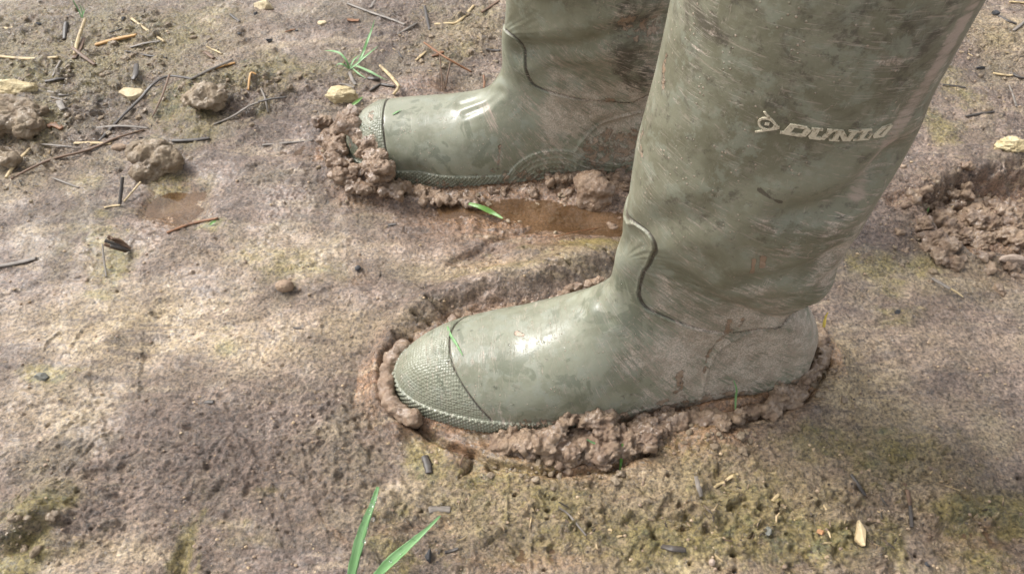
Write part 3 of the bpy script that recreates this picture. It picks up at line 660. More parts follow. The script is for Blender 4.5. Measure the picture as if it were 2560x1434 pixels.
# named lumps / hollows                 px   py   rx  ry   height
for b in [(505, 235, 60, 42, .017, .2), (430, 250, 40, 30, .007, 0), (60, 290, 105, 45, .017, .2), (30, 230, 80, 30, .010, 0), (640, 195, 50, 20, .006, 0), (480, 300, 35, 25, .006, 0),
          (100, 1300, 60, 50, .014, .5), (20, 1390, 60, 50, .012, 0), (70, 1365, 60, 26, -.014, .75), (130, 1375, 40, 30, .005, 0), (455, 1400, 22, 60, -.008, 0), (420, 1330, 40, 30, .004, 0),
          (285, 1310, 22, 16, .004, 0), (280, 850, 22, 14, .0035, 0), (75, 1000, 30, 18, .003, 0), (360, 890, 16, 12, -.004, 0), (460, 1065, 14, 9, .003, 0), (505, 1160, 14, 10, .004, 0),
          (2010, 1045, 60, 25, .004, 0), (2140, 1035, 26, 16, .004, 0), (1800, 1130, 70, 30, .008, -.3), (1760, 1085, 60, 30, .006, 0), (1990, 1105, 70, 22, .004, 0),
          (2470, 1330, 150, 60, -.008, .3), (2390, 1270, 60, 20, .005, -.4), (2530, 1290, 80, 18, .006, -.3), (1180, 1170, 26, 30, -.006, .6), (1235, 1172, 20, 10, -.007, 0), (1150, 1150, 50, 40, .003, 0),
          (1100, 1290, 28, 16, .005, 0), (1210, 1340, 26, 22, .004, 0), (1415, 1270, 20, 14, .004, 0), (1745, 1220, 14, 26, .004, 0), (1680, 1375, 30, 11, .004, 0), (1350, 1390, 130, 30, -.004, 0),
          (1920, 1330, 16, 12, .004, 0), (2190, 1400, 26, 26, .004, 0), (2150, 1385, 12, 12, .003, 0), (2185, 1265, 110, 60, -.003, 0),
          (895, 672, 14, 10, .004, 0), (713, 718, 24, 13, .0045, 0), (1130, 215, 45, 18, -.006, 0), (1070, 195, 60, 26, .008, 0), (1190, 130, 40, 25, .004, 0), (1150, 100, 60, 20, .005, 0),
          (420, 495, 62, 34, -.0095, .3), (470, 520, 46, 26, -.0075, -.2), (385, 520, 30, 20, -.006, 0), (500, 480, 34, 14, -.006, .2), (440, 545, 40, 12, -.005, 0), (350, 500, 20, 40, .002, 0), (775, 382, 90, 30, -.0050, 0), (20, 400, 40, 26, .008, 0), (2240, 500, 28, 14, -.006, 0), (2370, 640, 30, 16, .004, 0), (2260, 790, 40, 22, .003, 0)]:
    blob(HG, *b[:5], rot=b[5])
# pressed-up mud around the boots
ridge(HG, [(925, 860, 20, .003), (990, 820, 30, .009), (1060, 775, 36, .016), (1150, 742, 42, .018), (1250, 718, 48, .019), (1360, 697, 50, .019), (1450, 676, 44, .017), (1530, 650, 30, .010)])
line(HG, [(1300, 640), (1400, 640), (1520, 620)], 30, .006)
line(HG, [(985, 850), (950, 900), (938, 960), (950, 1030), (1000, 1090)], 22, .009)
line(HG, [(2080, 870), (2110, 930), (2070, 1000), (1970, 1055), (1840, 1095)], 24, .004)
line(HG, [(2040, 870), (2020, 930), (1960, 975), (1860, 1010), (1740, 1035), (1640, 1080), (1500, 1110), (1350, 1105)], 20, .007)
line(HG, [(985, 960), (995, 1010), (1030, 1055), (1100, 1105), (1180, 1135)], 9, -.009, wob=.1)
line(HG, [(1180, 1135), (1260, 1165), (1400, 1180), (1520, 1172), (1620, 1130)], 8, -.006)
line(HG, [(1620, 1120), (1690, 1070), (1800, 1060), (1900, 1045), (2010, 1000), (2070, 910)], 6, -.006)
line(HG, [(870, 310), (850, 400), (870, 470), (960, 505), (1100, 510)], 22, .004)
line(HG, [(1130, 520), (1250, 525), (1400, 535), (1550, 555)], 52, -.0085)
line(HG, [(1130, 655), (1190, 630), (1240, 600), (1330, 575)], 9, -.004); line(HG, [(1150, 660), (1200, 645), (1235, 620)], 13, -.004)
line(HG, [(1020, 580), (1080, 580), (1130, 567)], 9, -.003); line(HG, [(1060, 720), (1180, 690), (1260, 685)], 5, -.003)
# cracks
for c_ in [[(1070, 770), (1090, 782), (1115, 795), (1130, 800)], [(1035, 803), (1060, 808), (1075, 815)], [(1395, 672), (1415, 690), (1440, 702)], [(1365, 690), (1380, 697), (1400, 698)],
           [(1465, 630), (1480, 650), (1495, 660)], [(1510, 650), (1530, 665)], [(1180, 1150), (1170, 1175), (1150, 1195)], [(1220, 1165), (1240, 1180)], [(1690, 1060), (1720, 1050), (1760, 1045)], [(1790, 1070), (1830, 1078)],
           [(1450, 1130), (1520, 1125), (1600, 1110)], [(2300, 500), (2320, 550), (2370, 590)], [(985, 850), (1010, 860), (1030, 850)]]:
    line(HG, c_, 4, -.0045, p=2.5)
# worm trails and scratches in the skin of the mud
for c_ in [[(724, 997), (732, 1048), (758, 1135), (778, 1238), (809, 1314), (824, 1360)], [(556, 1007), (584, 1069), (609, 1140), (635, 1181), (686, 1212), (712, 1268), (737, 1366)],
           [(599, 1084), (630, 1125), (640, 1161), (671, 1186)], [(228, 905), (225, 966), (246, 1017), (261, 1058), (261, 1084)],
           [(261, 1094), (215, 1130), (174, 1181), (174, 1202), (200, 1238), (215, 1273), (225, 1325), (251, 1366)], [(179, 869), (215, 818), (256, 802)], [(110, 880), (130, 850), (150, 835)],
           [(635, 1200), (670, 1260), (700, 1360)], [(353, 830), (350, 920), (345, 990)], [(770, 880), (830, 920), (870, 940)], [(1270, 1190), (1265, 1280), (1262, 1330)], [(1330, 1350), (1325, 1400), (1328, 1434)]]:
    line(HG, c_, 3.5, .0015, wob=.8); line(HG, [(x + 7, y + 3) for x, y in c_], 5, -.0004, wob=.8)
for c_ in [[(829, 1007), (742, 1089), (666, 1176)], [(220, 1043), (169, 1079), (148, 1120), (148, 1161), (123, 1197), (67, 1243), (10, 1304)], [(250, 1090), (215, 1125), (170, 1180)],
           [(620, 1222), (589, 1268), (533, 1309), (502, 1335)], [(570, 1350), (500, 1400)], [(100, 1220), (60, 1270)], [(1670, 1100), (1720, 1130), (1780, 1170)], [(1690, 1090), (1760, 1130), (1800, 1170)],
           [(2060, 900), (2110, 960), (2130, 1010)], [(2340, 1250), (2380, 1310), (2440, 1400)], [(830, 935), (900, 880)], [(560, 1200), (500, 1270)], [(860, 1010), (900, 1090), (930, 1180)],
           [(0, 740), (150, 700), (330, 690)], [(300, 800), (500, 760), (700, 740)], [(430, 790), (620, 800), (830, 720)]]:
    line(HG, c_, 8 if c_[-1][1] < 801 and c_[0][1] > 700 else 5.5, -.0009, wob=.9); line(HG, [(x - 8, y - 3) for x, y in c_], 6, .0009, wob=.9)
# the print of a boot on the right
fp = [gp(*q) for q in [(2275, 500), (2335, 455), (2400, 425), (2480, 410), (2620, 395), (2900, 400), (3000, 520), (2900, 680), (2600, 655), (2500, 645), (2430, 640), (2380, 610), (2330, 570)]]
w_ = win(.25, .95, .30, .62); X, Y = GX[w_], GY[w_]
Xw, Yw = X + .016 * fbm(X * 45, Y * 45, 0, 4), Y + .016 * fbm(X * 45 + 9, Y * 45, 0, 4)
dd = seg_dist(Xw, Yw, fp + [fp[0]]); ins = in_poly(Xw, Yw, fp); sdf = np.where(ins, dd, -dd)
HG[w_] += -.028 * sstep(0, .013, sdf) + .005 * np.exp(-((sdf + .006) / .007) ** 2)
HG[w_] += np.where(ins, .020 * fbm(X * 32, Y * 32, 3.0, 5, .62) * sstep(0, .012, sdf), 0)
WET[w_] = np.maximum(WET[w_], .55 * sstep(-.004, .012, sdf))
line(HG, [(2420, 470), (2440, 560), (2500, 600)], 16, -.010); line(HG, [(2345, 560), (2390, 600), (2430, 615)], 10, -.010); line(HG, [(2400, 480), (2480, 430), (2540, 430)], 10, .008)
# clear the ground away inside the boots' footprints
for (ox, oy, yw, dpth) in ((NX, NY, NYAW, -.026), (FX_, FY_, FYAW, -.026)):
    w_ = win(ox - .03, ox + .34, oy - .08, oy + .095); cy, sy = math.cos(yw), math.sin(yw)
    dx, dy = GX[w_] - ox - PIV, GY[w_] - oy; X, Y = PIV + dx * cy + dy * sy, -dx * sy + dy * cy
    hw = np.interp(X, [-.002, 0, .0025, .009, .021, .039, .064, .092, .125, .165, .205, .245, .285, .304, .307], [0, .002, .0125, .0216, .030, .038, .045, .048, .048, .0455, .040, .036, .031, .018, 0])
    ds = hw - np.abs(Y); m = sstep(.004, .011, ds) * (hw > 0)
    HG[w_] = HG[w_] * (1 - m) + dpth * m
    WET[w_] = np.maximum(WET[w_], .9 * sstep(-.030, -.004, ds + .012 * fbm(X * 40, Y * 40, 0, 3)) * (X > -.04) * (X < .33))
# wetness, sand and algae, spot by spot
for a in [(1300, 540, 260, 70, .95), (1120, 560, 120, 40, .6), (1200, 650, 90, 40, .35), (920, 490, 90, 40, .6), (430, 510, 80, 55, .85), (870, 440, 50, 80, .5), (1150, 1110, 140, 35, .8), (1400, 1165, 300, 40, .85), (1720, 1095, 170, 62, .85),
          (1230, 1165, 150, 50, .65), (945, 960, 46, 120, .6), (1850, 1180, 160, 60, .25), (1900, 1030, 120, 25, .4), (2440, 540, 160, 110, .6), (1030, 1080, 60, 40, .6), (1060, 220, 110, 26, .4), (1330, 1400, 190, 32, .55), (2430, 1350, 100, 60, .5), (1900, 1390, 130, 40, .2),
          (1400, 610, 160, 30, .5), (2245, 505, 40, 18, .6), (60, 30, 120, 30, .3), (780, 385, 90, 24, .25), (895, 700, 40, 20, .3), (2070, 870, 30, 50, .5)]:
    blob(WET, *a[:5], mode='max', p=3)
for a in [(330, 820, 320, 110, .75), (620, 860, 240, 70, .6), (850, 830, 160, 70, .55), (130, 1010, 180, 80, .5), (1180, 680, 220, 40, .5), (1400, 650, 120, 25, .5), (2150, 1000, 170, 130, .85), (2080, 900, 60, 80, .7), (2300, 1150, 130, 180, .65), (1950, 1010, 160, 50, .6),
          (1300, 1260, 330, 90, .6), (1800, 1230, 420, 120, .6), (2440, 1080, 130, 90, .3), (2330, 720, 240, 40, .35), (2300, 870, 260, 60, .25), (700, 640, 330, 50, .35), (60, 440, 160, 90, .35), (400, 110, 330, 70, .35), (1170, 90, 110, 30, .5), (2480, 70, 90, 70, .6), (1600, 1400, 300, 60, .5), (250, 1400, 200, 50, .6), (1050, 820, 70, 40, .5), (560, 660, 200, 60, .2), (850, 1200, 200, 120, .1)]:
    blob(SAND, *a[:5], mode='max', p=2.5, wob=.8)
for a in [(720, 670, 130, 38, .42), (640, 640, 60, 25, .4), (250, 600, 60, 30, .45), (220, 450, 60, 50, .35), (430, 470, 70, 35, .5), (200, 120, 260, 110, .42), (450, 80, 160, 60, .45), (480, 270, 90, 60, .6), (640, 190, 110, 40, .5), (40, 200, 100, 50, .6), (110, 300, 90, 50, .45),
          (1480, 620, 80, 24, .6), (1250, 690, 140, 14, .4), (1340, 1260, 240, 80, .45), (1200, 1210, 140, 60, .5), (1080, 1150, 50, 60, .55), (1500, 1340, 300, 70, .5), (1850, 1250, 220, 80, .45), (1700, 1350, 240, 60, .62), (1960, 1370, 170, 50, .65), (2120, 1120, 90, 30, .62), (2240, 1140, 40, 26, .8), (2160, 1160, 60, 40, .5), (2080, 1260, 90, 60, .35),
          (2230, 1360, 30, 50, .7), (2360, 1150, 120, 90, .35), (2450, 1270, 130, 24, .75), (2540, 1300, 60, 30, .8), (2440, 1390, 80, 40, .5), (100, 1280, 70, 40, .75), (90, 1380, 60, 30, .85), (460, 1380, 24, 60, .8), (570, 1310, 60, 20, .3), (2190, 670, 50, 34, .6), (2310, 670, 40, 24, .5), (2240, 800, 60, 22, .4), (2390, 230, 40, 50, .5), (2350, 320, 40, 40, .5), (2480, 100, 60, 50, .3),
          (530, 560, 20, 12, .9), (290, 660, 45, 40, .6), (260, 590, 40, 14, .5), (120, 940, 70, 20, .7), (560, 860, 40, 20, .4), (1180, 60, 90, 40, .4), (1130, 130, 90, 30, .4), (870, 170, 90, 40, .35), (40, 60, 100, 40, .35), (1990, 1110, 160, 24, .4), (1000, 1400, 60, 40, .6), (240, 735, 40, 12, .5)]:
    blob(MOSS, a[0], a[1], a[2] * 1.35, a[3] * 1.5, a[4], mode='max', p=2.0, wob=1.3)
RIG = GX.shape[1]
def gz(x, y):
    i = int(np.clip(np.searchsorted(ys, y), 1, len(ys) - 1)); j = int(np.clip(np.searchsorted(xs, x), 1, len(xs) - 1))
    a, b = (x - xs[j - 1]) / (xs[j] - xs[j - 1]), (y - ys[i - 1]) / (ys[i] - ys[i - 1])
    return float((HG[i-1, j-1]*(1-a) + HG[i-1, j]*a)*(1-b) + (HG[i, j-1]*(1-a) + HG[i, j]*a)*b)
def gpt(px, py, lift=0.0):
    z = 0.0
    for _ in range(5):
        x, y = gp(px, py, z + lift); z = gz(x, y)
    return Vector((x, y, z + lift))
ny, nx = GX.shape; ii, jj = np.meshgrid(np.arange(ny - 1), np.arange(nx - 1), indexing='ij')
GF = np.stack([ii * nx + jj, ii * nx + jj + 1, (ii + 1) * nx + jj + 1, (ii + 1) * nx + jj], -1).reshape(-1, 4)
g = mesh_np('ground', np.stack([GX.ravel(), GY.ravel(), HG.ravel()], -1), GF, MUD, None, dict(moss=MOSS, sand=SAND, wet=WET, rough_area=RA))
tag(g, 'wet trampled field mud with algae and worm trails', kind='structure')

# standing water: level sheets, the mud above them draws their outline
def puddle(name, label, pts, z, mat):
    Wp = crs([gp(*q) for q in pts + pts[:1]], 6)[:-1]; c_ = Wp.mean(0); n = len(Wp); V, Fc = [(c_[0], c_[1], z)], []
    for r in (.5, 1.0): V += [(c_[0] + (p[0] - c_[0]) * r, c_[1] + (p[1] - c_[1]) * r, z) for p in Wp]
    bm = bmesh.new(); vs = [bm.verts.new(v_) for v_ in V]
    for k in range(n):
        k2 = (k + 1) % n; bm.faces.new((vs[0], vs[1 + k], vs[1 + k2])); bm.faces.new((vs[1 + k], vs[1 + n + k], vs[1 + n + k2], vs[1 + k2]))
    me = bpy.data.meshes.new(name); bm.to_mesh(me); bm.free(); me.materials.append(mat)
    o = bpy.data.objects.new(name, me); SC.collection.objects.link(o); tag(o, label, None, kind='structure')
puddle('puddle', 'brown puddle between the two boots', [(1080, 500), (1250, 440), (1560, 430), (1640, 520), (1600, 600), (1420, 615), (1300, 600), (1140, 575)], -.0028, WATER)
puddle('puddle', 'clear brown puddle beside the wet clod', [(270, 460), (430, 400), (580, 460), (560, 580), (400, 610), (290, 560)], -.0050, WATER)
puddle('puddle', 'dark water in the gap at the near toe', [(960, 930), (1000, 900), (1180, 1050), (1300, 1100), (1300, 1150), (1140, 1140), (1000, 1070)], -.0095, DWATER)
puddle('puddle', 'shallow murky puddle left of the far toe', [(640, 360), (760, 330), (850, 350), (880, 420), (760, 440), (660, 410)], -.0032, WATER)
puddle('puddle', 'murky puddle at the bottom edge', [(1250, 1370), (1400, 1360), (1480, 1400), (1450, 1450), (1260, 1450)], -.0040, WATER)
puddle('puddle', 'murky puddle in the lower right hollow', [(2370, 1270), (2480, 1280), (2620, 1330), (2600, 1434), (2440, 1420), (2380, 1340)], -.0075, WATER)

# ------------------------------------------------------------------ lumps of mud: ellipsoids fused by voxel remesh, then crumbled
def ico(sub_=2):
    bm = bmesh.new(); bmesh.ops.create_icosphere(bm, subdivisions=sub_, radius=1); V = np.array([v_.co[:] for v_ in bm.verts]); Fc = np.array([[l.index for l in f.verts] for f in bm.faces]); bm.free(); return V, Fc
IV, IF = ico(2); IV3, IF3 = ico(5)
def lumps(name, label, balls, mat, vox=.0011, amp=.0016, freq=170, kind='stuff', cat=None, group=None, amp2=.0007):
    Vs, Fs, n = [], [], 0
    for (x, y, z, rx, ry, rz) in balls:
        R = np.linalg.qr(RNG.normal(size=(3, 3)))[0]
        Vs.append((IV * [rx, ry, rz]) @ (np.eye(3) if rx != ry else R) + [x, y, z]); Fs.append(IF + n); n += len(IV)
    me = bpy.data.meshes.new('tmp'); me.from_pydata(np.concatenate(Vs).tolist(), [], np.concatenate(Fs).tolist())
    o = bpy.data.objects.new('tmp', me); SC.collection.objects.link(o)
    md = o.modifiers.new('r', 'REMESH'); md.mode = 'VOXEL'; md.voxel_size = vox
    dg = bpy.context.evaluated_depsgraph_get(); dg.update(); ev = o.evaluated_get(dg); m2 = ev.to_mesh()
    nv = len(m2.vertices); V = np.empty(nv * 3, np.float32); m2.vertices.foreach_get('co', V); V = V.reshape(-1, 3).astype(float)
    nr = np.empty(nv * 3, np.float32); m2.vertices.foreach_get('normal', nr); nr = nr.reshape(-1, 3)
    m2.calc_loop_triangles(); nl = len(m2.loop_triangles); T = np.empty(nl * 3, np.int32); m2.loop_triangles.foreach_get('vertices', T); T = T.reshape(-1, 3)
    ev.to_mesh_clear(); bpy.data.objects.remove(o); bpy.data.meshes.remove(me)
    f = V * freq; d = amp * fbm(f[:, 0], f[:, 1], f[:, 2], 5, .62) * 2.5 + amp2 * 1.2 * np.abs(perlin(f[:, 0] * 2.3, f[:, 1] * 2.3, f[:, 2] * 2.3)) - amp * .8 * np.maximum(perlin(f[:, 0] * .8 + 5, f[:, 1] * .8, f[:, 2] * .8) - .3, 0) * 4
    wq = fbm(f[:, 0] * .4, f[:, 1] * .4, f[:, 2] * .4, 2) * 1.4; d = d + .0024 * (np.abs(perlin(f[:, 0] * .55 + wq, f[:, 1] * 1.0 + wq, f[:, 2] * .8 + wq)) - .22) * (amp / .002) * 1.6; V = V + nr * d[:, None]; o_ = V[:, :].mean(0); o_[2] = V[:, 2].min()
    ob = mesh_np(name, V - o_, T, mat); ob.location = o_; tag(ob, label, cat, group, kind); return ob
def run_balls(pts, r0, r1, n, spread_px, zlo, zhi, seed=0, flat=.75):
    """lumps strewn along a line given in photo pixels; z above the local ground plane"""
    rg = random.Random(seed); P_ = crs(pts, 10); out = []
    for k in range(n):
        q = P_[rg.randrange(len(P_))]; z = rg.uniform(zlo, zhi); x, y = gp(q[0] + rg.gauss(0, spread_px), q[1] + rg.gauss(0, spread_px * .7), z); r = rg.uniform(r0, r1) * rg.uniform(.6, 1)
        out.append((x, y, z, r, r * rg.uniform(.8, 1.2), r * flat))
    return out
B = run_balls([(1270, 1095), (1360, 1105), (1450, 1110), (1540, 1120), (1600, 1095), (1650, 1065)], .0035, .0100, 200, 15, -.006, .010, 1)
B += run_balls([(1385, 1070), (1430, 1040), (1470, 1035), (1510, 1050), (1530, 1080)], .0035, .0090, 80, 12, .004, .017, 2)
B += run_balls([(1590, 1085), (1640, 1060), (1660, 1040)], .0040, .0085, 34, 9, -.004, .008, 3)
B += run_balls([(1250, 1120), (1350, 1140), (1450, 1150), (1530, 1145)], .003, .0065, 90, 10, -.008, .003, 4)
lumps('squeezed_mud', 'crumbly brown mud squeezed up along the side of the near boot', B, CRUMB, amp=.0022)
B = run_balls([(1660, 1062), (1720, 1045), (1790, 1045)], .003, .0075, 80, 9, -.004, .008, 5) + run_balls([(1790, 1050), (1860, 1030), (1930, 1020)], .0025, .0065, 90, 9, -.003, .010, 6) + run_balls([(1930, 1000), (1960, 990), (1985, 975)], .003, .0075, 34, 7, -.003, .010, 7) + run_balls([(2000, 960), (2035, 925), (2052, 885), (2052, 830)], .0025, .0060, 80, 6, -.004, .014, 8)
lumps('crumbled_mud', 'crumbled tan mud heaped around the heel of the near boot', B, CRUMB, amp=.0019)
B = []
for q in crs([(1015, 866), (990, 890), (975, 935), (975, 985), (996, 1022), (1045, 1048)], 40):
    for z in (-.010, -.004, .002, .007): x, y = gp(q[0] - 6 + random.gauss(0, 3), q[1] + 2 + random.gauss(0, 3), z); r = random.uniform(.0036, .0050); B.append((x, y, z, r, r, r * 1.3))
B += run_balls([(1120, 1088), (1165, 1100), (1200, 1108)], .003, .0060, 24, 5, -.014, -.006, 9) + run_balls([(1200, 1110), (1260, 1110), (1310, 1110)], .003, .006, 40, 8, -.015, -.005, 10)
lumps('mud_lip', 'thin wet lip of mud folded around the near toe', B, WETMUD, vox=.0009, amp=.0011, freq=95, amp2=.0004)
B = run_balls([(1135, 800), (1200, 790), (1250, 775), (1330, 757)], .002, .0045, 50, 5, .004, .012, 11) + run_balls([(1380, 745), (1440, 720), (1500, 700)], .002, .004, 36, 5, .010, .016, 12)
lumps('wet_mud', 'thin wet smear of mud between near boot and the ridge behind it', B, WETMUD, vox=.0010, amp=.0010)
# far boot
B = run_balls([(878, 290), (900, 335), (925, 380), (945, 430)], .006, .0120, 90, 10, .016, .036, 13) + run_balls([(850, 330), (850, 400), (880, 450), (940, 470), (1000, 480)], .005, .011, 170, 13, -.008, .016, 14)
B += run_balls([(970, 450), (1030, 480), (1100, 497), (1170, 503)], .003, .0075, 110, 9, -.010, .004, 15) + run_balls([(872, 300), (890, 320)], .006, .010, 24, 9, .028, .040, 16) + run_balls([(840, 345), (845, 400), (870, 440)], .005, .009, 60, 8, .006, .022, 26)
lumps('wet_mud', 'big shining wet brown mud mass clinging to the toe of the far boot', B, WETMUD, amp=.0024, freq=120, amp2=.0010)
B = run_balls([(1240, 480), (1290, 465), (1330, 470)], .003, .006, 34, 6, -.008, .002, 17) + run_balls([(1370, 450), (1430, 440), (1500, 425), (1590, 430)], .0035, .0075, 90, 9, -.006, .006, 18) + run_balls([(1400, 470), (1430, 500)], .003, .006, 24, 8, -.008, .0, 19) + run_balls([(1530, 440), (1560, 470)], .004, .007, 20, 9, -.006, .004, 20)
B2 = []
for k in range(150):
    q = (random.gauss(2450, 75), random.gauss(560, 50)); p_ = gpt(*q); r_b = random.uniform(.003, .0085); B2.append((p_.x, p_.y, p_.z + random.uniform(-.3, .4) * r_b, r_b, r_b * random.uniform(.7, 1.2), r_b * .7))
for k in range(50):
    q = (random.gauss(2330, 35), random.gauss(520, 40)); p_ = gpt(*q); r_b = random.uniform(.002, .005); B2.append((p_.x, p_.y, p_.z + random.uniform(-.3, .3) * r_b, r_b, r_b, r_b * .7))
lumps('churned_mud', 'torn lumps of dark wet mud filling the boot print at the right edge', B2, CRUMB, amp=.0022)
lumps('churned_mud', 'wet churned mud beside the inner edge of the far boot', B, WETMUD, amp=.0020)
def clod(px, py, rx_px, h, label, mat, seed, ry=.85, name='mud_clod', sink=.35, amp=.0036, freq=58, vox=.0012, lift=0.0):
    rg = random.Random(seed); sc = ppm(px, py)[0]; r = rx_px / sc; p = gpt(px, py + h * sc * .30); out = []
    for k in range(15):
        a = rg.uniform(0, 6.28); d = rg.uniform(0, .55) * r; q = rg.uniform(.40, .62) * r
        out.append((p.x + math.cos(a) * d, p.y + math.sin(a) * d * ry, lift + p.z + rg.uniform(-.1, .55) * h, q, q * rg.uniform(.7, 1), min(q, h * .62)))
    return lumps(name, label, out, mat, vox=vox, amp=amp, freq=freq, kind=None, cat='clod', group='loose clods of mud')
clod(388, 398, 66, .021, 'big grey brown clod with a dark wet underside beside the clear brown puddle', DRYCLOD, 31)
clod(505, 240, 66, .012, 'rough mossy clod under the bent dark stalks', DRYCLOD, 32)
clod(45, 295, 100, .014, 'wide pitted clod at the left edge below the mossy yellow stone', DRYCLOD, 33)
clod(22, 402, 36, .010, 'small twisted clod at the left edge beside a split straw', DRYCLOD, 34)
clod(812, 305, 26, .017, 'small dark crumbly clod left of the far boot toe', CRUMB, 35, amp=.002, freq=200)
clod(1490, 480, 60, .024, 'wet angular clod standing in the puddle between the boots', WETMUD, 36, amp=.002, freq=60)
clod(1532, 567, 18, .007, 'tiny wet clod in the puddle beside the near boot shaft', WETMUD, 37, amp=.001, freq=160)
clod(1960, 985, 42, .012, 'tan crumbled clod leaning on the heel of the near boot', CRUMB, 38, amp=.0018, freq=220)
clod(2085, 1055, 1, .001, 'x', CRUMB, 39) if False else None

Vs, Fs, n = [], [], 0; V2, F2 = ico(3); rg = np.random.default_rng(11)
ZONES = [(200, 150, 330, 120, 210), (60, 330, 200, 110, 90), (560, 230, 250, 80, 120), (1080, 110, 200, 90, 90), (2450, 150, 130, 150, 60), (2420, 560, 170, 120, 110), 
         (1300, 530, 200, 50, 60), (850, 420, 60, 90, 40), (1800, 1090, 260, 40, 80), (2060, 950, 50, 70, 40), (1350, 1180, 200, 25, 50), (60, 1330, 60, 60, 30)]
for (zx, zy, zw, zh, cnt) in ZONES:
    for k in range(cnt):
        px, py = rg.normal(zx, zw * .6), rg.normal(zy, zh * .6); p = gpt(px, py); r = .0008 + .0030 * rg.random() ** 4
        if abs(p.x) > .68 or p.y > .92: continue
        q = V2 * [r, r * rg.uniform(.6, 1), r * rg.uniform(.45, .75)]; f = q * 420 + k * 3.1
        q = q * (1 + .55 * fbm(f[:, 0], f[:, 1], f[:, 2], 3, .6) * 2)[:, None]; a_ = rg.uniform(0, 6.28); q = q @ np.array([[math.cos(a_), math.sin(a_), 0], [-math.sin(a_), math.cos(a_), 0], [0, 0, 1]])
        Vs.append(q + [p.x, p.y, p.z + r * .12]); Fs.append(F2 + n); n += len(V2)
CV, CF, cn_ = [], [], 0
for (zx, zy, zw, zh, cnt) in [(220, 190, 260, 150, 150), (1060, 110, 150, 80, 40), (2460, 150, 80, 120, 30), (2000, 1290, 380, 90, 70), (1350, 1300, 250, 70, 25), (60, 420, 100, 80, 25)]:
    for k in range(cnt):
        p = gpt(rg.normal(zx, zw * .6), rg.normal(zy, zh * .6))
        if abs(p.x) > .68 or p.y > .92 or p.y < .13: continue
        L_ = rg.uniform(.002, .008) * (1 if rg.random() < .8 else 1.8); wd = rg.uniform(.0003, .0009); a_ = rg.uniform(0, 6.28); dx, dy = math.cos(a_), math.sin(a_); tl = rg.uniform(-.0006, .0014); bd = rg.uniform(-.15, .15) * L_
        for q in range(3):
            u = q - 1; c0 = np.array([p.x + dx * L_ * u / 2 - dy * bd * (1 - u * u), p.y + dy * L_ * u / 2 + dx * bd * (1 - u * u), p.z + .0005 + tl * u]); w2 = wd * (1 if q == 1 else .6)
            CV += [c0 + [-dy * w2, dx * w2, -.0002], c0 + [0, 0, wd * .8], c0 + [dy * w2, -dx * w2, -.0002]]
        for q in range(2):
            b0 = cn_ + q * 3
            for e_ in range(3): CF.append((b0 + e_, b0 + (e_ + 1) % 3, b0 + 3 + (e_ + 1) % 3, b0 + 3 + e_))
        cn_ += 9
t = NT('chaff'); P = pos(t); v_ = t.n('TexVoronoi'); t.l(P, v_.inputs['Vector']); v_.inputs['Scale'].default_value = 120
cr = t.n('ValToRGB'); t.l(v_.outputs['Color'], cr.inputs[0]); e = cr.color_ramp.elements; e[0].color = (.05, .04, .03, 1); e[0].position = .25; e[1].color = (.48, .36, .20, 1); e[1].position = .8; e.new(.5).color = (.17, .12, .08, 1)
CHAFF = t.set(color=cr.outputs[0], rough=.5)
oc = mesh_np('chaff', np.array(CV), np.array(CF), CHAFF, smooth=False); tag(oc, 'tiny splinters of old straw trodden into the mud', None, kind='stuff')
o = mesh_np('soil_crumbs', np.concatenate(Vs), np.concatenate(Fs), DRYCLOD); tag(o, 'small crumbs of soil scattered over the trampled mud', None, kind='stuff')

# ------------------------------------------------------------------ stones
def stone(name, cat, label, px, py, rx, ry, hgt, mk, seed, rot=0.0, amp=.16, angular=.3, lift=0.0, group=None, bv=None):
    sc = ppm(px, py)[0]; V = IV3.copy() if rx > 14 else ico(4)[0]; Fc = IF3 if rx > 14 else ico(4)[1]
    if angular:      # chop with random planes for facets
        rg = np.random.default_rng(seed)
        for k in range(9):
            n = rg.normal(size=3); n /= np.linalg.norm(n); d = 1 - angular * rg.uniform(.3, 1); s_ = V @ n; V = V - np.outer(np.maximum(s_ - d, 0), n)
    d = amp * fbm(V[:, 0] * 1.6 + seed, V[:, 1] * 1.6, V[:, 2] * 1.6, 3, .6) + amp * .35 * fbm(V[:, 0] * 7 + seed, V[:, 1] * 7, V[:, 2] * 7, 3, .6)
    V = V * (1 + d[:, None]); hgt *= .7 if mk == 'char' else 1; V = V * [rx / sc, ry / sc / .78, hgt]; c_, s_ = math.cos(rot), math.sin(rot)
    V = V @ np.array([[c_, s_, 0], [-s_, c_, 0], [0, 0, 1]]); p = gpt(px, py, lift + hgt * .35)
    o = mesh_np(name, V, Fc, ST[mk]); o.location = p; tag(o, label, cat, group); return o
GS, GC = 'yellow stones lying on the mud', 'charcoal bits on the mud'
stone('stone', 'stone', 'smooth pale yellow stone beside the long bent dark stalk', 331, 233, 31, 17, .007, 'cream', 1, .2, angular=.5, group=GS)
stone('stone', 'stone', 'pale cream stone at the top edge', 660, 13, 27, 13, .007, 'cream', 2, angular=.5, group=GS)
stone('stone', 'stone', 'tiny cream stone right of the top edge stone', 806, 58, 12, 8, .003, 'cream', 3, angular=.4, group=GS)
stone('stone', 'stone', 'rough yellow stone behind the far boot toe', 855, 238, 40, 18, .009, 'yellow', 4, -.15, amp=.3, group=GS)
stone('stone', 'stone', 'knobbly pale yellow stone near the right edge above the boot print', 2524, 368, 36, 20, .009, 'yellow', 5, -.1, amp=.45, group=GS)
stone('stone', 'stone', 'large mossy yellow stone half buried at the left edge', 32, 222, 56, 22, .010, 'yellow', 6, amp=.35, group=GS)
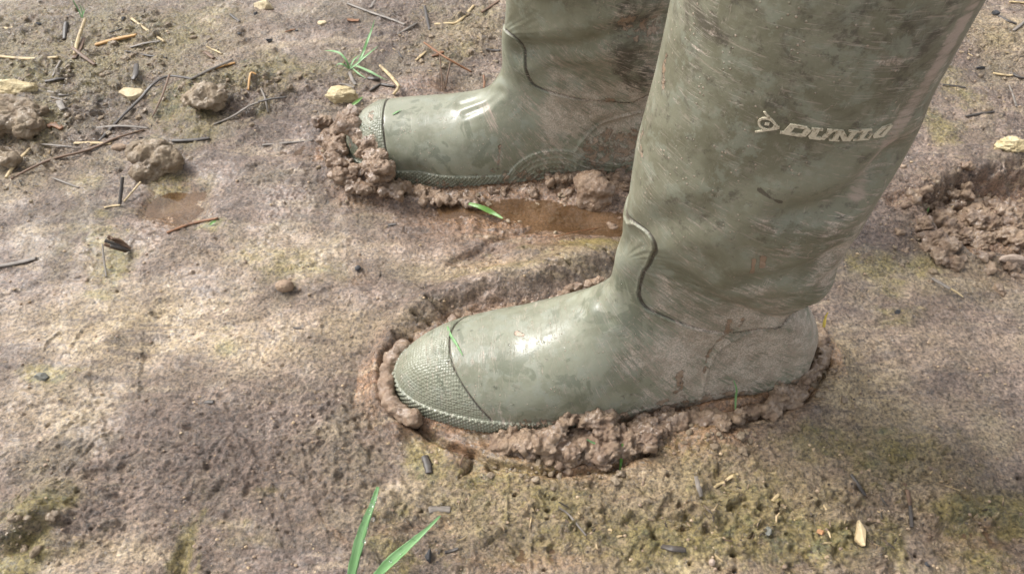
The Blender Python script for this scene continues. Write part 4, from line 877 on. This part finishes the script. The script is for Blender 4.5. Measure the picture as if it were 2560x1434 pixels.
stone('brick_fragment', 'brick', 'flat pale fragment on the right edge below the boot print', 2530, 652, 34, 12, .006, 'pink', 7, angular=.6, amp=.1)
stone('pebble', 'pebble', 'tan oval pebble beside the pale pointed straw', 298, 368, 20, 8, .003, 'tan', 8, .1, angular=0)
stone('pebble', 'pebble', 'round brown pebble half sunk in the smooth mud', 713, 718, 23, 12, .005, 'tan', 9, angular=0)
stone('pebble', 'pebble', 'tiny grey pebble in a bubble hollow of the smooth mud', 895, 672, 8, 6, .003, 'char', 10, angular=0)
stone('charcoal_bit', 'charcoal', 'black bit near the top among the straw left of centre', 309, 50, 8, 6, .003, 'char', 11, angular=.75, group=GC)
stone('charcoal_bit', 'charcoal', 'glinting black bit in the upper middle of the mud', 673, 103, 11, 7, .004, 'char', 12, angular=.75, group=GC)
stone('charcoal_bit', 'charcoal', 'small black bit left of the glinting one', 595, 80, 6, 5, .002, 'char', 13, angular=.75, group=GC)
stone('charcoal_bit', 'charcoal', 'black bit beside the upright yellow straw in the top left', 98, 60, 9, 5, .003, 'char', 14, angular=.75, group=GC)
stone('charcoal_bit', 'charcoal', 'small bluish black bit right of a brown sliver', 742, 77, 7, 4, .002, 'char', 15, angular=.75, group=GC)
stone('charcoal_bit', 'charcoal', 'black bit just below the cream stone at the top', 638, 34, 9, 6, .003, 'char', 16, angular=.75, group=GC)
stone('charcoal_bit', 'charcoal', 'shiny black lump right of the lower grass blades', 1072, 1388, 12, 15, .006, 'char', 17, angular=.75, group=GC)
stone('charcoal_bit', 'charcoal', 'black bit on the smooth mud right of the near heel', 2245, 777, 11, 7, .003, 'char', 18, angular=.75, group=GC)
stone('charcoal_bit', 'charcoal', 'black lump of stubble root at the top right edge', 2487, 34, 13, 9, .005, 'char', 19, angular=.75, group=GC)
stone('charcoal_bit', 'charcoal', 'black bit on the tan mud right of the near shaft', 2450, 170, 12, 6, .003, 'char', 20, angular=.75, group=GC)
stone('charcoal_bit', 'charcoal', 'small black bit at the bottom edge on mossy ground', 1838, 1430, 9, 7, .003, 'char', 21, angular=.75, group=GC)
stone('charcoal_bit', 'charcoal', 'small dark bead near the bottom right below the wood chip', 2320, 1412, 8, 7, .003, 'char', 22, angular=.75, group=GC)
stone('orange_chip', 'chip', 'small orange chip on the mossy ground left of the wood chip', 2048, 1332, 9, 8, .002, 'orange', 23, .5, angular=.6)
stone('pebble', 'pebble', 'grey oval pebble in moss at the lower right', 1921, 1328, 9, 9, .003, 'grey', 24, angular=.4, amp=.3)
stone('pebble', 'pebble', 'pale round pebble near the bottom edge in a dark ring', 1780, 1405, 8, 7, .003, 'pink', 25, angular=0)
stone('pebble', 'pebble', 'dark oval pebble with moss at the left edge of the smooth mud', 105, 942, 20, 9, .003, 'grey', 26, angular=.5, amp=.3)

# ------------------------------------------------------------------ stalks, twigs, chips
def tube(name, pts3, rad, mat, flat=1.0, parent=None, taper=(1, 1), seed=0, up=None, loc=None, sides=10, cup=0.0):
    """pts3: world points of the centre line; rad: half width; flat: thickness ratio"""
    P_ = crs([tuple(p) for p in pts3], 8 if len(pts3) > 2 else 16); n = len(P_); o_ = np.array(loc if loc is not None else P_[0])
    T = np.gradient(P_, axis=0); T /= np.linalg.norm(T, axis=1)[:, None] + 1e-12; U = np.array(up if up is not None else (0, 0, 1.0))
    Sd = np.cross(T, U); Sd /= np.linalg.norm(Sd, axis=1)[:, None] + 1e-9; Nn = np.cross(Sd, T)
    L_ = np.concatenate([[0], np.cumsum(np.linalg.norm(np.diff(P_, axis=0), axis=1))]); u = L_ / (L_[-1] + 1e-12)
    r = rad * np.interp(u, [0, .5, 1], [taper[0], 1, taper[1]]) * (1 + .16 * perlin(u * 9 + seed, u * 0 + seed * 1.7))
    V, UVs = [], []
    for k in range(sides):
        a = 2 * math.pi * k / sides; j = 1 + .13 * math.sin(seed * 3 + k * 2.1) + .22 * perlin(L_ * 420 + seed, np.full(n, k * .7 + seed))
        V.append(P_ + Sd * (r * math.cos(a) * j)[:, None] + Nn * (r * flat * math.sin(a) * j - cup * r * math.cos(a) ** 2 * -1)[:, None]); UVs.append(np.stack([L_, np.full(n, k / sides * .02)], -1))
    V = np.stack(V, 1).reshape(-1, 3); UVs = np.stack(UVs, 1).reshape(-1, 2); Fq = []
    for i in range(n - 1):
        for k in range(sides): Fq.append((i*sides + k, i*sides + (k+1) % sides, (i+1)*sides + (k+1) % sides, (i+1)*sides + k))
    b0, b1 = len(V), len(V) + 1; V = np.concatenate([V, [P_[0], P_[-1]]]); UVs = np.concatenate([UVs, [[0, 0], [L_[-1], 0]]])
    for k in range(sides): Fq.append((b0, (k+1) % sides, k, k)); Fq.append((b1, (n-1)*sides + k, (n-1)*sides + (k+1) % sides, (n-1)*sides + (k+1) % sides))
    me = bpy.data.meshes.new(name); me.from_pydata((V - o_).tolist(), [], [tuple(dict.fromkeys(f)) for f in Fq])
    uvl = me.uv_layers.new(name='UVMap'); vi = np.empty(len(me.loops), np.int32); me.loops.foreach_get('vertex_index', vi); uvl.data.foreach_set('uv', UVs[vi].astype(np.float32).ravel())
    me.polygons.foreach_set('use_smooth', np.ones(len(me.polygons), bool)); me.materials.append(mat)
    ob = bpy.data.objects.new(name, me); SC.collection.objects.link(ob); ob.location = o_
    if parent: ob.parent = parent; ob.location = o_ - np.array(parent.location)
    return ob
GST = 'broken stalks lying on the mud'
def stalk(name, cat, label, mk, pts, wpx, flat=.7, lift=.0006, lifts=None, taper=(.85, .8), seed=None, group=GST):
    seed = hash((pts[0][0], pts[0][1])) % 97 * .37 if seed is None else seed; sc = ppm(*pts[0])[0]; r = wpx / 2 / sc; P3 = []
    for k, q in enumerate(pts): P3.append(gpt(*q, lift=(lifts[k] if lifts else lift) + r * flat * .25))
    o = tube(name, P3, r, SM[mk], flat, taper=taper, seed=seed); tag(o, label, cat, group); return o
ITEMS = [
 ('straw_stalk', 'straw', 'upright thick yellow straw leaning in the top left', 'pale', [(186, 137), (196, 95), (213, 46)], 9, .8, [.002, .006, .010]),
 ('bark_flake', 'bark', 'flat brown flake beside the leaning yellow straw', 'brown', [(184, 146), (198, 118), (209, 94)], 13, .25, [.001, .002, .003]),
 ('twig', 'twig', 'dark brown twig crossing the foot of the leaning yellow straw', 'brown', [(181, 119), (210, 142), (238, 162)], 9, .6, [.007, .004, .001]),
 ('twig', 'twig', 'stubby dark upright twig left of the leaning straw', 'dark', [(165, 57), (163, 78), (161, 98)], 12, .8, None),
 ('straw_stalk', 'straw', 'thick orange gold straw lying in the top left', 'gold', [(238, 113), (290, 99), (341, 88)], 12, .7, None),
 ('straw_stalk', 'straw', 'straight pale straw slanting down right below the black bit', 'pale', [(329, 47), (370, 77), (413, 109)], 7, .7, None),
 ('twig', 'twig', 'thin dark twig above the pale slanting straw', 'dark', [(272, 82), (303, 72), (331, 60)], 4, .7, None),
 ('straw_strip', 'straw', 'short grey strip right of the orange gold straw', 'grey', [(325, 118), (365, 113), (404, 111)], 7, .4, None),
 ('twig', 'twig', 'thin dark twig below the short grey strip', 'dark', [(315, 130), (365, 138), (417, 145)], 6, .5, None),
 ('straw_stalk', 'straw', 'yellow straw lying level at the left edge near the top', 'pale', [(-6, 141), (70, 148), (146, 145)], 9, .7, None),
 ('straw_stalk', 'straw', 'grey straw pointing down from the level yellow straw', 'grey', [(151, 151), (140, 172), (132, 191)], 6, .7, None),
 ('twig', 'twig', 'dark flattened twig at the left below the yellow straw', 'dark', [(113, 205), (145, 198), (176, 193)], 11, .5, None),
 ('twig', 'twig', 'stout upright dark twig above the smooth yellow stone', 'dark', [(341, 162), (339, 188), (338, 213)], 14, .7, [.004, .003, .001]),
 ('straw_strip', 'straw', 'upper grey strip of two right of the left edge clod', 'grey', [(120, 228), (147, 232), (173, 237)], 9, .35, None),
 ('straw_strip', 'straw', 'lower shorter grey strip of two right of the left edge clod', 'grey', [(127, 243), (147, 244), (166, 246)], 7, .35, None),
 ('wood_chip', 'wood chip', 'tan oblong wood chip right of the left edge clod', 'grey', [(146, 252), (154, 268), (163, 282)], 17, .35, None),
 ('bark_flake', 'bark', 'orange brown shredded bark below the tan oblong chip', 'rust', [(117, 314), (135, 314), (152, 316)], 18, .4, None),
 ('stem', 'stem', 'long curved dark stem arching past the smooth yellow stone', 'dark', [(246, 352), (300, 296), (351, 246), (382, 211), (422, 191), (482, 194)], 8, .7, [.001, .002, .006, .010, .008, .002]),
 ('straw_stalk', 'straw', 'pale straw resting on the mossy clod', 'grey', [(482, 196), (530, 172), (582, 149)], 8, .7, [.004, .004, .002]),
 ('straw_stalk', 'straw', 'short golden straw beside the pale straw on the mossy clod', 'gold', [(517, 180), (550, 168), (588, 157)], 8, .6, None),
 ('stem', 'stem', 'thin brown stem dropping from the arch of the curved stem', 'brown', [(424, 186), (405, 240), (380, 294)], 5, .7, [.010, .006, .001]),
 ('straw_stalk', 'straw', 'short cream straw sliver in the upper middle left', 'pale', [(516, 117), (536, 126), (555, 135)], 6, .6, None),
 ('stem', 'stem', 'long thin stem turning black at its raised right end', 'grey', [(535, 311), (580, 292), (625, 272), (650, 262)], 6, .8, [.001, .002, .005, .006]),
 ('stem', 'stem', 'straight black stem tip pointing up right in the mud', 'dark', [(648, 263), (680, 253), (716, 243)], 6, .8, [.006, .008, .010]),
 ('straw_strip', 'straw', 'thin grey upright sliver left of the black stem tip', 'grey', [(652, 221), (662, 245), (670, 281)], 5, .4, None),
 ('straw_stalk', 'straw', 'short dull yellow straw right of the mossy clod', 'gold', [(640, 184), (632, 202), (620, 223)], 6, .6, None),
 ('twig', 'twig', 'dark twig right of the big clod by the puddle', 'dark', [(431, 352), (480, 350), (524, 345)], 10, .7, None),
 ('straw_strip', 'straw', 'long flat grey strip left of the far boot toe', 'grey', [(656, 362), (715, 357), (783, 350)], 8, .4, None),
 ('straw_stalk', 'straw', 'pale pointed straw left of the tan oval pebble', 'pale', [(186, 359), (230, 357), (277, 358)], 10, .4, None),
 ('straw_strip', 'straw', 'thin grey straw below the pale pointed straw', 'grey', [(107, 363), (155, 366), (202, 370)], 6, .5, None),
 ('stem', 'stem', 'long dark jointed stem crossing the left below the pebble', 'brown', [(27, 447), (125, 414), (221, 373), (290, 345), (361, 324)], 8, .7, None),
 ('straw_strip', 'straw', 'level bluish grey strip under the end of the curved stem', 'grey', [(241, 319), (305, 322), (371, 320)], 8, .3, None),
 ('straw_stalk', 'straw', 'split pale straw slanting beside the twisted clod', 'pale', [(15, 444), (45, 412), (79, 377)], 11, .6, None),
 ('straw_stalk', 'straw', 'small thin straw lying alone under the jointed stem', 'grey', [(133, 445), (165, 457), (197, 469)], 6, .6, None),
 ('twig', 'twig', 'upright dark post of stubble beside the clear brown puddle', 'dark', [(299, 510), (303, 475), (306, 442)], 10, .8, [.002, .010, .020]),
 ('straw_stalk', 'straw', 'thin straw leaning on the dark post of stubble', 'pale', [(309, 504), (330, 480), (352, 454)], 6, .7, [.001, .004, .007]),
 ('straw_stalk', 'straw', 'short whitish straw at the foot of the dark stubble post', 'pale', [(260, 519), (280, 515), (301, 513)], 7, .5, None),
 ('stem', 'stem', 'dry reddish stalk on the smooth mud below the clear puddle', 'rust', [(417, 581), (480, 558), (545, 545)], 8, .7, None),
 ('straw_stalk', 'straw', 'thin straw standing below the splayed stubble tuft', 'grey', [(266, 692), (261, 655), (256, 610)], 5, .8, [.001, .005, .010]),
 ('twig', 'twig', 'grey shredded stick lying level at the left edge', 'grey', [(-6, 665), (45, 656), (90, 645)], 12, .5, None),
 ('straw_strip', 'straw', 'long grey straw slanting near the top centre', 'grey', [(868, 8), (920, 28), (985, 50), (1012, 62)], 7, .5, None),
 ('twig', 'twig', 'short knobbly stick right of the long grey slanting straw', 'grey', [(994, 85), (1018, 73), (1043, 58)], 8, .8, None),
 ('straw_strip', 'straw', 'dark upright stem fragment at the top right of centre', 'dark', [(1061, 16), (1067, 45), (1074, 73)], 7, .5, None),
 ('straw_stalk', 'straw', 'jointed straw with a dark left end behind the far boot', 'pale', [(1086, 62), (1120, 56), (1146, 48), (1185, 14)], 8, .7, None),
 ('twig', 'twig', 'dark forked twig at the top beside the far boot shaft', 'brown', [(1205, 32), (1225, 18), (1248, 2)], 8, .7, None),
 ('straw_strip', 'straw', 'flat brown chip above the grass seedling', 'rust', [(868, 49), (882, 51), (898, 51)], 12, .3, None),
 ('straw_strip', 'straw', 'short grey strip at the very top edge', 'grey', [(926, 18), (934, 6), (943, -6)], 8, .4, None),
 ('stem', 'stem', 'thin rusty stem slanting behind the far boot toe', 'rust', [(1060, 106), (1110, 140), (1180, 181)], 6, .8, [.006, .010, .004]),
 ('stem', 'stem', 'left thin standing stem behind the far boot instep', 'brown', [(1107, 226), (1103, 180), (1099, 138)], 4, .9, [.001, .008, .014]),
 ('stem', 'stem', 'right thin standing stem behind the far boot instep', 'brown', [(1113, 222), (1120, 185), (1127, 153)], 4, .9, [.001, .007, .011]),
 ('bark_flake', 'bark', 'rusty curled bark crumb behind the far boot toe', 'rust', [(1081, 140), (1095, 136), (1107, 130)], 12, .5, None),
 ('straw_stalk', 'straw', 'cream sliver left of the rusty bark crumb', 'pale', [(1040, 151), (1052, 140), (1065, 129)], 7, .6, None),
 ('twig', 'twig', 'tiny dark splinter left of the cream sliver', 'dark', [(995, 129), (1001, 138), (1006, 146)], 5, .7, None),
 ('stem', 'stem', 'curved tan stem bending around the black tubes', 'pale', [(950, 164), (972, 185), (990, 206), (996, 218), (983, 236)], 9, .7, [.002, .005, .006, .005, .001]),
 ('twig', 'twig', 'hollow black tube pointing down left behind the far toe', 'dark', [(925, 228), (938, 219), (953, 210)], 9, .9, None),
 ('twig', 'twig', 'black tube joined to the curved tan stem', 'dark', [(954, 211), (970, 214), (986, 217)], 8, .9, None),
 ('twig', 'twig', 'short thick dark stub above the hollow black tube', 'dark', [(921, 195), (935, 197), (949, 198)], 10, .7, None),
 ('straw_strip', 'straw', 'dull flat strip above the rough yellow stone', 'grey', [(850, 210), (868, 213), (886, 218)], 10, .3, None),
 ('straw_strip', 'straw', 'drooping brown blade under the grass seedling', 'grey', [(874, 180), (880, 196), (889, 212)], 9, .3, None),
 ('twig', 'twig', 'reddish standing splinter at the instep of the far boot', 'rust', [(1210, 220), (1211, 205), (1209, 188)], 6, .7, [.001, .004, .007]),
 ('twig', 'twig', 'dark flat splinter left of the far boot ankle', 'dark', [(1215, 123), (1232, 126), (1249, 128)], 7, .5, None),
 ('straw_stalk', 'straw', 'whitish straw entering from the top right corner', 'pale', [(2523, 5), (2545, 6), (2568, 8)], 8, .6, None),
 ('twig', 'twig', 'dark root trailing from the black lump at the top right', 'dark', [(2498, 40), (2520, 52), (2542, 60)], 7, .7, None),
 ('straw_stalk', 'straw', 'short straw near the right edge below the dark root', 'grey', [(2533, 77), (2548, 66), (2562, 54)], 8, .6, None),
 ('straw_stalk', 'straw', 'half white half black straw at the right edge', 'pale', [(2483, 183), (2515, 188), (2532, 191)], 8, .6, None),
 ('twig', 'twig', 'black half of the straw at the right edge', 'dark', [(2530, 190), (2550, 194), (2566, 195)], 8, .6, None),
 ('straw_strip', 'straw', 'thin grey straw standing near the right edge', 'grey', [(2523, 213), (2533, 240), (2541, 266)], 6, .5, None),
 ('twig', 'twig', 'dark grey stick above the smooth mud right of the near shaft', 'dark', [(2415, 290), (2450, 284), (2486, 279)], 7, .6, None),
 ('straw_strip', 'straw', 'thin dull twig just right of the near shaft', 'dark', [(2357, 211), (2385, 214), (2415, 219)], 6, .5, None),
 ('straw_stalk', 'straw', 'two toned straw stub on the smooth mud right of the near boot', 'grey', [(2330, 696), (2352, 708), (2375, 722)], 10, .6, [.003, .006, .006]),
 ('straw_stalk', 'straw', 'pale split end of the straw stub right of the near boot', 'pale', [(2366, 716), (2388, 728), (2408, 742)], 7, .5, [.005, .004, .002]),
 ('straw_stalk', 'straw', 'upper half pale burnt straw standing in the lower right moss', 'brown', [(2262, 1209), (2269, 1230), (2275, 1262)], 11, .7, None),
 ('straw_stalk', 'straw', 'burnt black lower end of the straw in the lower right moss', 'dark', [(2275, 1262), (2277, 1290), (2275, 1320)], 10, .7, None),
 ('twig', 'twig', 'dark slender husk on the mud left of the burnt straw', 'dark', [(2128, 1185), (2145, 1210), (2163, 1238)], 11, .6, None),
 ('straw_strip', 'straw', 'lower part of a torn cream straw strip on mossy ground', 'pale', [(1786, 1217), (1800, 1208), (1813, 1204)], 8, .4, None),
 ('straw_strip', 'straw', 'upper part of a torn cream straw strip on mossy ground', 'pale', [(1815, 1200), (1830, 1190), (1846, 1184)], 9, .4, None),
 ('wood_chip', 'wood chip', 'narrow yellowish splinter in the lower right moss', 'pale', [(1931, 1251), (1938, 1243), (1947, 1234)], 9, .4, None),
 ('stem', 'stem', 'slim dark husk lying on moss at the bottom centre right', 'dark', [(1655, 1364), (1680, 1370), (1714, 1374)], 17, .35, None),
 ('bark_flake', 'bark', 'grey upright flake stuck in the mud below the squeezed clods', 'grey', [(1740, 1190), (1746, 1215), (1753, 1240)], 14, .35, None),
 ('stem', 'stem', 'pale seed stalk slanting on the mud below the near boot', 'grey', [(1398, 1268), (1420, 1283), (1443, 1310), (1466, 1338)], 6, .6, None),
 ('twig', 'twig', 'dark ribbed root end left below the near boot toe', 'dark', [(1060, 1140), (1068, 1160), (1072, 1182)], 20, .45, None),
 ('twig', 'twig', 'thin brown twig poking from the wet mud under the near boot', 'brown', [(1150, 1162), (1158, 1140), (1166, 1124)], 5, .8, [.001, .004, .006]),
 ('straw_strip', 'straw', 'grey flake on the mud above the right grass blade', 'grey', [(1072, 1275), (1098, 1272), (1126, 1274)], 20, .3, None),
 ('twig', 'twig', 'small dark chip right of the shiny black lump', 'dark', [(1112, 1380), (1130, 1376), (1146, 1370)], 9, .5, None),
 ('wood_chip', 'wood chip', 'small dark green chip in the middle of the left mud', 'dark', [(512, 1005), (524, 1004), (534, 1004)], 12, .4, None),
 ('twig', 'twig', 'tiny black sliver on the smooth mud left of the near toe', 'dark', [(733, 819), (743, 819), (753, 820)], 5, .5, None),
 ('twig', 'twig', 'little dark sliver on the mud below the far boot', 'dark', [(970, 562), (980, 561), (990, 560)], 7, .6, None),
 ('stem', 'stem', 'hair thin reddish stem crossing the puddle edge beside the near shaft', 'rust', [(1385, 592), (1450, 577), (1510, 568)], 3, .9, [.002, .004, .002]),
 ('twig', 'twig', 'thin brown sliver left of the bluish black bit', 'rust', [(713, 80), (727, 76), (738, 73)], 4, .6, None),
 ('twig', 'twig', 'short dark stick near the top in the middle left mud', 'dark', [(575, 37), (588, 46), (600, 55)], 6, .6, None),
 ('straw_strip', 'straw', 'pale stub at the left edge near the top', 'pale', [(-4, 63), (15, 65), (32, 67)], 7, .4, None),
 ('bark_flake', 'bark', 'crumpled brown shred above the arching stem', 'brown', [(512, 130), (524, 138), (534, 146)], 12, .5, None),
]
for it in ITEMS:
    nm, cat, lb, mk, pts, wd, fl, lf = it
    stalk(nm, cat, lb, mk, pts, wd, fl, lifts=lf)
# flat, cut wood chip in the lower right
def chip(px_poly, th, mat, label):
    P3 = [gpt(*q, lift=.0016) for q in px_poly]; c_ = sum(P3, Vector()) / len(P3); bm = bmesh.new()
    t_ = [bm.verts.new(p - c_ + Vector((0, 0, th))) for p in P3]; b_ = [bm.verts.new(p - c_) for p in P3]; n = len(P3)
    bm.faces.new(t_); bm.faces.new(b_[::-1])
    for k in range(n): bm.faces.new((t_[k], b_[k], b_[(k+1) % n], t_[(k+1) % n]))
    bmesh.ops.recalc_face_normals(bm, faces=bm.faces); bmesh.ops.bevel(bm, geom=bm.edges[:], offset=.0003, segments=1, affect='EDGES')
    me = bpy.data.meshes.new('wood_chip'); bm.to_mesh(me); bm.free(); uvl = me.uv_layers.new(name='UVMap')
    for l in me.loops: v_ = me.vertices[l.vertex_index].co; uvl.data[l.index].uv = (v_.y + v_.x * .1, v_.x * .12)
    me.materials.append(mat); o = bpy.data.objects.new('wood_chip', me); SC.collection.objects.link(o); o.location = c_; tag(o, label, 'wood chip')
chip([(2141, 1303), (2146, 1301), (2163, 1328), (2161, 1366), (2153, 1366), (2135, 1350)], .0022, SM['pale'], 'cream angular wood chip lying in the lower right moss')
# splayed tuft of old stubble
root = empty('stubble_tuft', gpt(322, 628)); tag(root, 'splayed tuft of broken dark stubble on the left mud', 'stubble')
for k, q in enumerate([[(326, 622), (296, 606), (268, 590)], [(320, 626), (292, 612), (262, 600)], [(316, 628), (288, 620), (260, 610)], [(324, 626), (300, 620), (276, 614)], [(322, 620), (300, 602), (278, 596)]]):
    P3 = [gpt(*p, lift=l_) for p, l_ in zip(q, (.002, .010, .016))]; tube('stubble_stem', P3, .0016, SM['dark' if k % 2 else 'brown'], .6, parent=root, seed=k)

# ------------------------------------------------------------------ grass
def blade_strip(name, P3, wid, mat, parent=None, up=(0, 0, 1), taper=(.8, .12), seed=0, flat=.10):
    return tube(name, P3, wid, mat, flat, parent=parent, taper=taper, seed=seed, up=up, sides=12, cup=.30)
def drops_on(parent, items, name='water_droplets', kind=None):
    Vs, Fs, n = [], [], 0; V2, F2 = ico(2)
    for (p, r, nn) in items:
        q = Vector(nn).to_track_quat('Z', 'Y').to_matrix(); Mx = np.array(q); Vs.append((V2 * [r, r, r * .62]) @ Mx.T + np.array(p) - np.array(parent.location)); Fs.append(F2 + n); n += len(V2)
    o = mesh_np(name, np.concatenate(Vs), np.concatenate(Fs), DROP, parent)
    if kind: o['kind'] = kind
    return o
def air(px, py, z):  x, y = gp(px, py, z); return Vector((x, y, z))
b1 = blade_strip('grass_shoot', [air(868, 1500, .0), air(884, 1410, .014), air(908, 1320, .026), air(930, 1262, .033), air(945, 1216, .036)], .0030, SM['green'], up=(.15, -.5, .8), taper=(.7, .35), seed=3)
tag(b1, 'tall green grass blade with water beads at the bottom left of the boots', 'grass blade')
b2 = blade_strip('grass_shoot', [air(900, 1500, .0), air(950, 1428, .010), air(1010, 1372, .020), air(1060, 1328, .026), air(1101, 1288, .028)], .0030, SM['green'], up=(.1, -.4, .9), taper=(.7, .15), seed=4)
tag(b2, 'slanting green grass blade right of the beaded one at the bottom', 'grass blade')
def bead_blade(o, P2, name='water_bead'):
    its = [(air(px, py, z) , r, (0, -.5, .85)) for px, py, z, r in P2]; drops_on(o, its, 'water_beads')
bead_blade(b1, [(940, 1240, .0375), (932, 1248, .0370), (936, 1256, .0368), (929, 1264, .0362), (925, 1276, .0352), (921, 1290, .0338), (930, 1298, .0335)], ) if False else None
bv1 = lambda pts: [(air(px, py, z + .0015), r, (.1, -.5, .85)) for px, py, z, r in pts]
drops_on(b1, bv1([(941, 1240, .0350, .0006), (934, 1246, .0345, .0007), (938, 1254, .0340, .0006), (929, 1262, .0335, .0012), (927, 1275, .0320, .0006), (922, 1284, .0308, .0007), (932, 1297, .0300, .0012), (910, 1352, .0232, .0011), (918, 1318, .0265, .0006)]))
drops_on(b2, bv1([(976, 1402, .0140, .0009), (1000, 1382, .0180, .0005)]))
sd_ = empty('grass_seedling', gpt(872, 172)); tag(sd_, 'small green grass seedling with spread blades behind the far boot toe', 'seedling')
for k, (q, lf, wd) in enumerate([([(873, 172), (866, 152), (850, 134), (830, 128), (811, 127)], (.001, .008, .012, .011, .006), .0012), ([(870, 170), (858, 162), (846, 160), (839, 167)], (.001, .005, .005, .002), .0010),
        ([(874, 172), (892, 160), (905, 148), (925, 132), (945, 115)], (.001, .004, .008, .012, .016), .0013), ([(898, 155), (910, 128), (918, 105), (928, 78), (937, 50)], (.004, .012, .018, .026, .034), .0016),
        ([(876, 168), (884, 150), (902, 138)], (.001, .005, .008), .0010), ([(888, 164), (915, 175), (945, 190), (968, 201)], (.003, .004, .003, .001), .0013), ([(882, 172), (896, 184), (916, 197)], (.001, .002, .001), .0010)]):
    blade_strip('blade', [gpt(*p, lift=l_) for p, l_ in zip(q, lf)], wd, SM['green'], parent=sd_, seed=k, up=(0, -.4, .9))
sd_ = empty('grass_seedling', gpt(205, 42)); tag(sd_, 'thin green sprout at the tip of the leaning yellow straw', 'seedling')
for k, (q, lf) in enumerate([([(205, 44), (196, 25), (183, 2), (178, -12)], (.004, .010, .018, .022)), ([(207, 44), (205, 28), (198, 8)], (.004, .010, .016)), ([(204, 44), (212, 30), (205, 16)], (.004, .008, .012))]):
    blade_strip('blade', [gpt(*p, lift=l_) for p, l_ in zip(q, lf)], .0008, SM['green'], parent=sd_, seed=k, up=(0, -.4, .9))
def scrap(label, mk, pts, w_, lf, name='grass_scrap', taper=(.5, .3)):
    o = blade_strip(name, [gpt(*p, lift=l_) for p, l_ in zip(pts, lf)], w_, SM[mk], taper=taper, up=(0, -.5, .8)); tag(o, label, 'grass scrap')
def scrap_on(label, mk, pts, w_, bv, taper=(.5, .3), lift=.0007):
    P3 = []; N_ = None
    for q in pts:
        p, n = on(bv, *q)
        if p is not None: P3.append(p + n * lift); N_ = n
    if len(P3) < 2: return
    o = blade_strip('grass_scrap', P3, w_, SM[mk], taper=taper, up=tuple(N_)); tag(o, label, 'grass scrap')
scrap_on('bright green grass scrap lying on the toe cap seam of the near boot', 'green', [(1119, 817), (1128, 838), (1142, 862), (1157, 889)], .0011, BVN)
scrap_on('tiny pale green scrap on the top of the far boot toe', 'green', [(981, 288), (992, 282), (1003, 276)], .0009, BVF)
scrap('muddy green blade lying in the puddle below the far boot', 'dgreen', [(1172, 509), (1200, 517), (1232, 532), (1257, 546)], .0024, (.009, .010, .008, .004))
scrap('short fresh green blade stuck in the mud on the far boot toe', 'dgreen', [(878, 268), (890, 257), (906, 243)], .0018, (.012, .014, .016))
scrap('thin green blade standing against the heel side of the near boot', 'green', [(1838, 1024), (1837, 995), (1840, 975), (1834, 950)], .0009, (.006, .014, .020, .026))
scrap('thin green blade hanging from the squeezed mud below the near boot', 'dgreen', [(1556, 1108), (1555, 1132), (1553, 1155), (1548, 1180)], .0011, (.010, .006, .003, .001))
scrap('tiny green shred lying on the squeezed mud by the near boot', 'green', [(1466, 1103), (1484, 1108), (1504, 1108)], .0007, (.012, .013, .012))
scrap('yellow grass stub standing behind the heel of the near boot', 'ygreen', [(2058, 832), (2060, 810), (2064, 792), (2070, 780)], .0013, (.002, .008, .012, .015))
scrap('small yellow green blade on the rim of the boot print', 'dgreen', [(2347, 486), (2350, 474), (2356, 462)], .0008, (.002, .005, .008))
scrap('tiny green shoot beside the dry reddish stalk', 'dgreen', [(525, 562), (532, 556), (540, 552)], .0014, (.001, .002, .002))

# water beads on the boots
def boot_drops(root, bv, box, n, seed):
    rg = random.Random(seed); its = []; x0, y0, x1, y1 = box
    while len(its) < n:
        p, nn = on(bv, rg.uniform(x0, x1), rg.uniform(y0, y1))
        if p is None: n -= 1; continue
        r = .00035 + .0009 * rg.random() ** 4; its.append((p, r, nn))
    drops_on(root, its, 'water_droplets', 'stuff')
boot_drops(boot_n, BVN, (1080, 620, 2000, 1020), 150, 1)
boot_drops(boot_f, BVF, (1000, 0, 1560, 440), 130, 2)

# grit and crumbs nobody could count
Vs, Fs, n = [], [], 0; V2, F2 = ico(1)
rg = np.random.default_rng(5)
for k in range(2600):
    px, py = rg.uniform(0, 2560), rg.uniform(0, 1434) ; p = gpt(px, py); r = .0004 + .0012 * rg.random() ** 3
    if -.09 < p.x < .225 and .245 < p.y < .35: continue
    if -.165 < p.x < .15 and .49 < p.y < .59: continue
    Vs.append(V2 * [r, r * rg.uniform(.6, 1), r * .7] * (1 + .25 * rg.normal(size=(len(V2), 1)) * .5) + [p.x, p.y, p.z + r * .15]); Fs.append(F2 + n); n += len(V2)
t = NT('grit'); P = pos(t); v_ = t.n('TexVoronoi'); t.l(P, v_.inputs['Vector']); v_.inputs['Scale'].default_value = 160
cr = t.n('ValToRGB'); t.l(v_.outputs['Color'], cr.inputs[0]); e = cr.color_ramp.elements; e[0].color = (.10, .07, .05, 1); e[1].color = (.50, .37, .22, 1); e.new(.45).color = (.27, .19, .13, 1)
GRIT = t.set(color=cr.outputs[0], rough=.5)
o = mesh_np('grit', np.concatenate(Vs), np.concatenate(Fs), GRIT, smooth=False); tag(o, 'fine tan grit and crumbs strewn over the mud', None, kind='stuff')
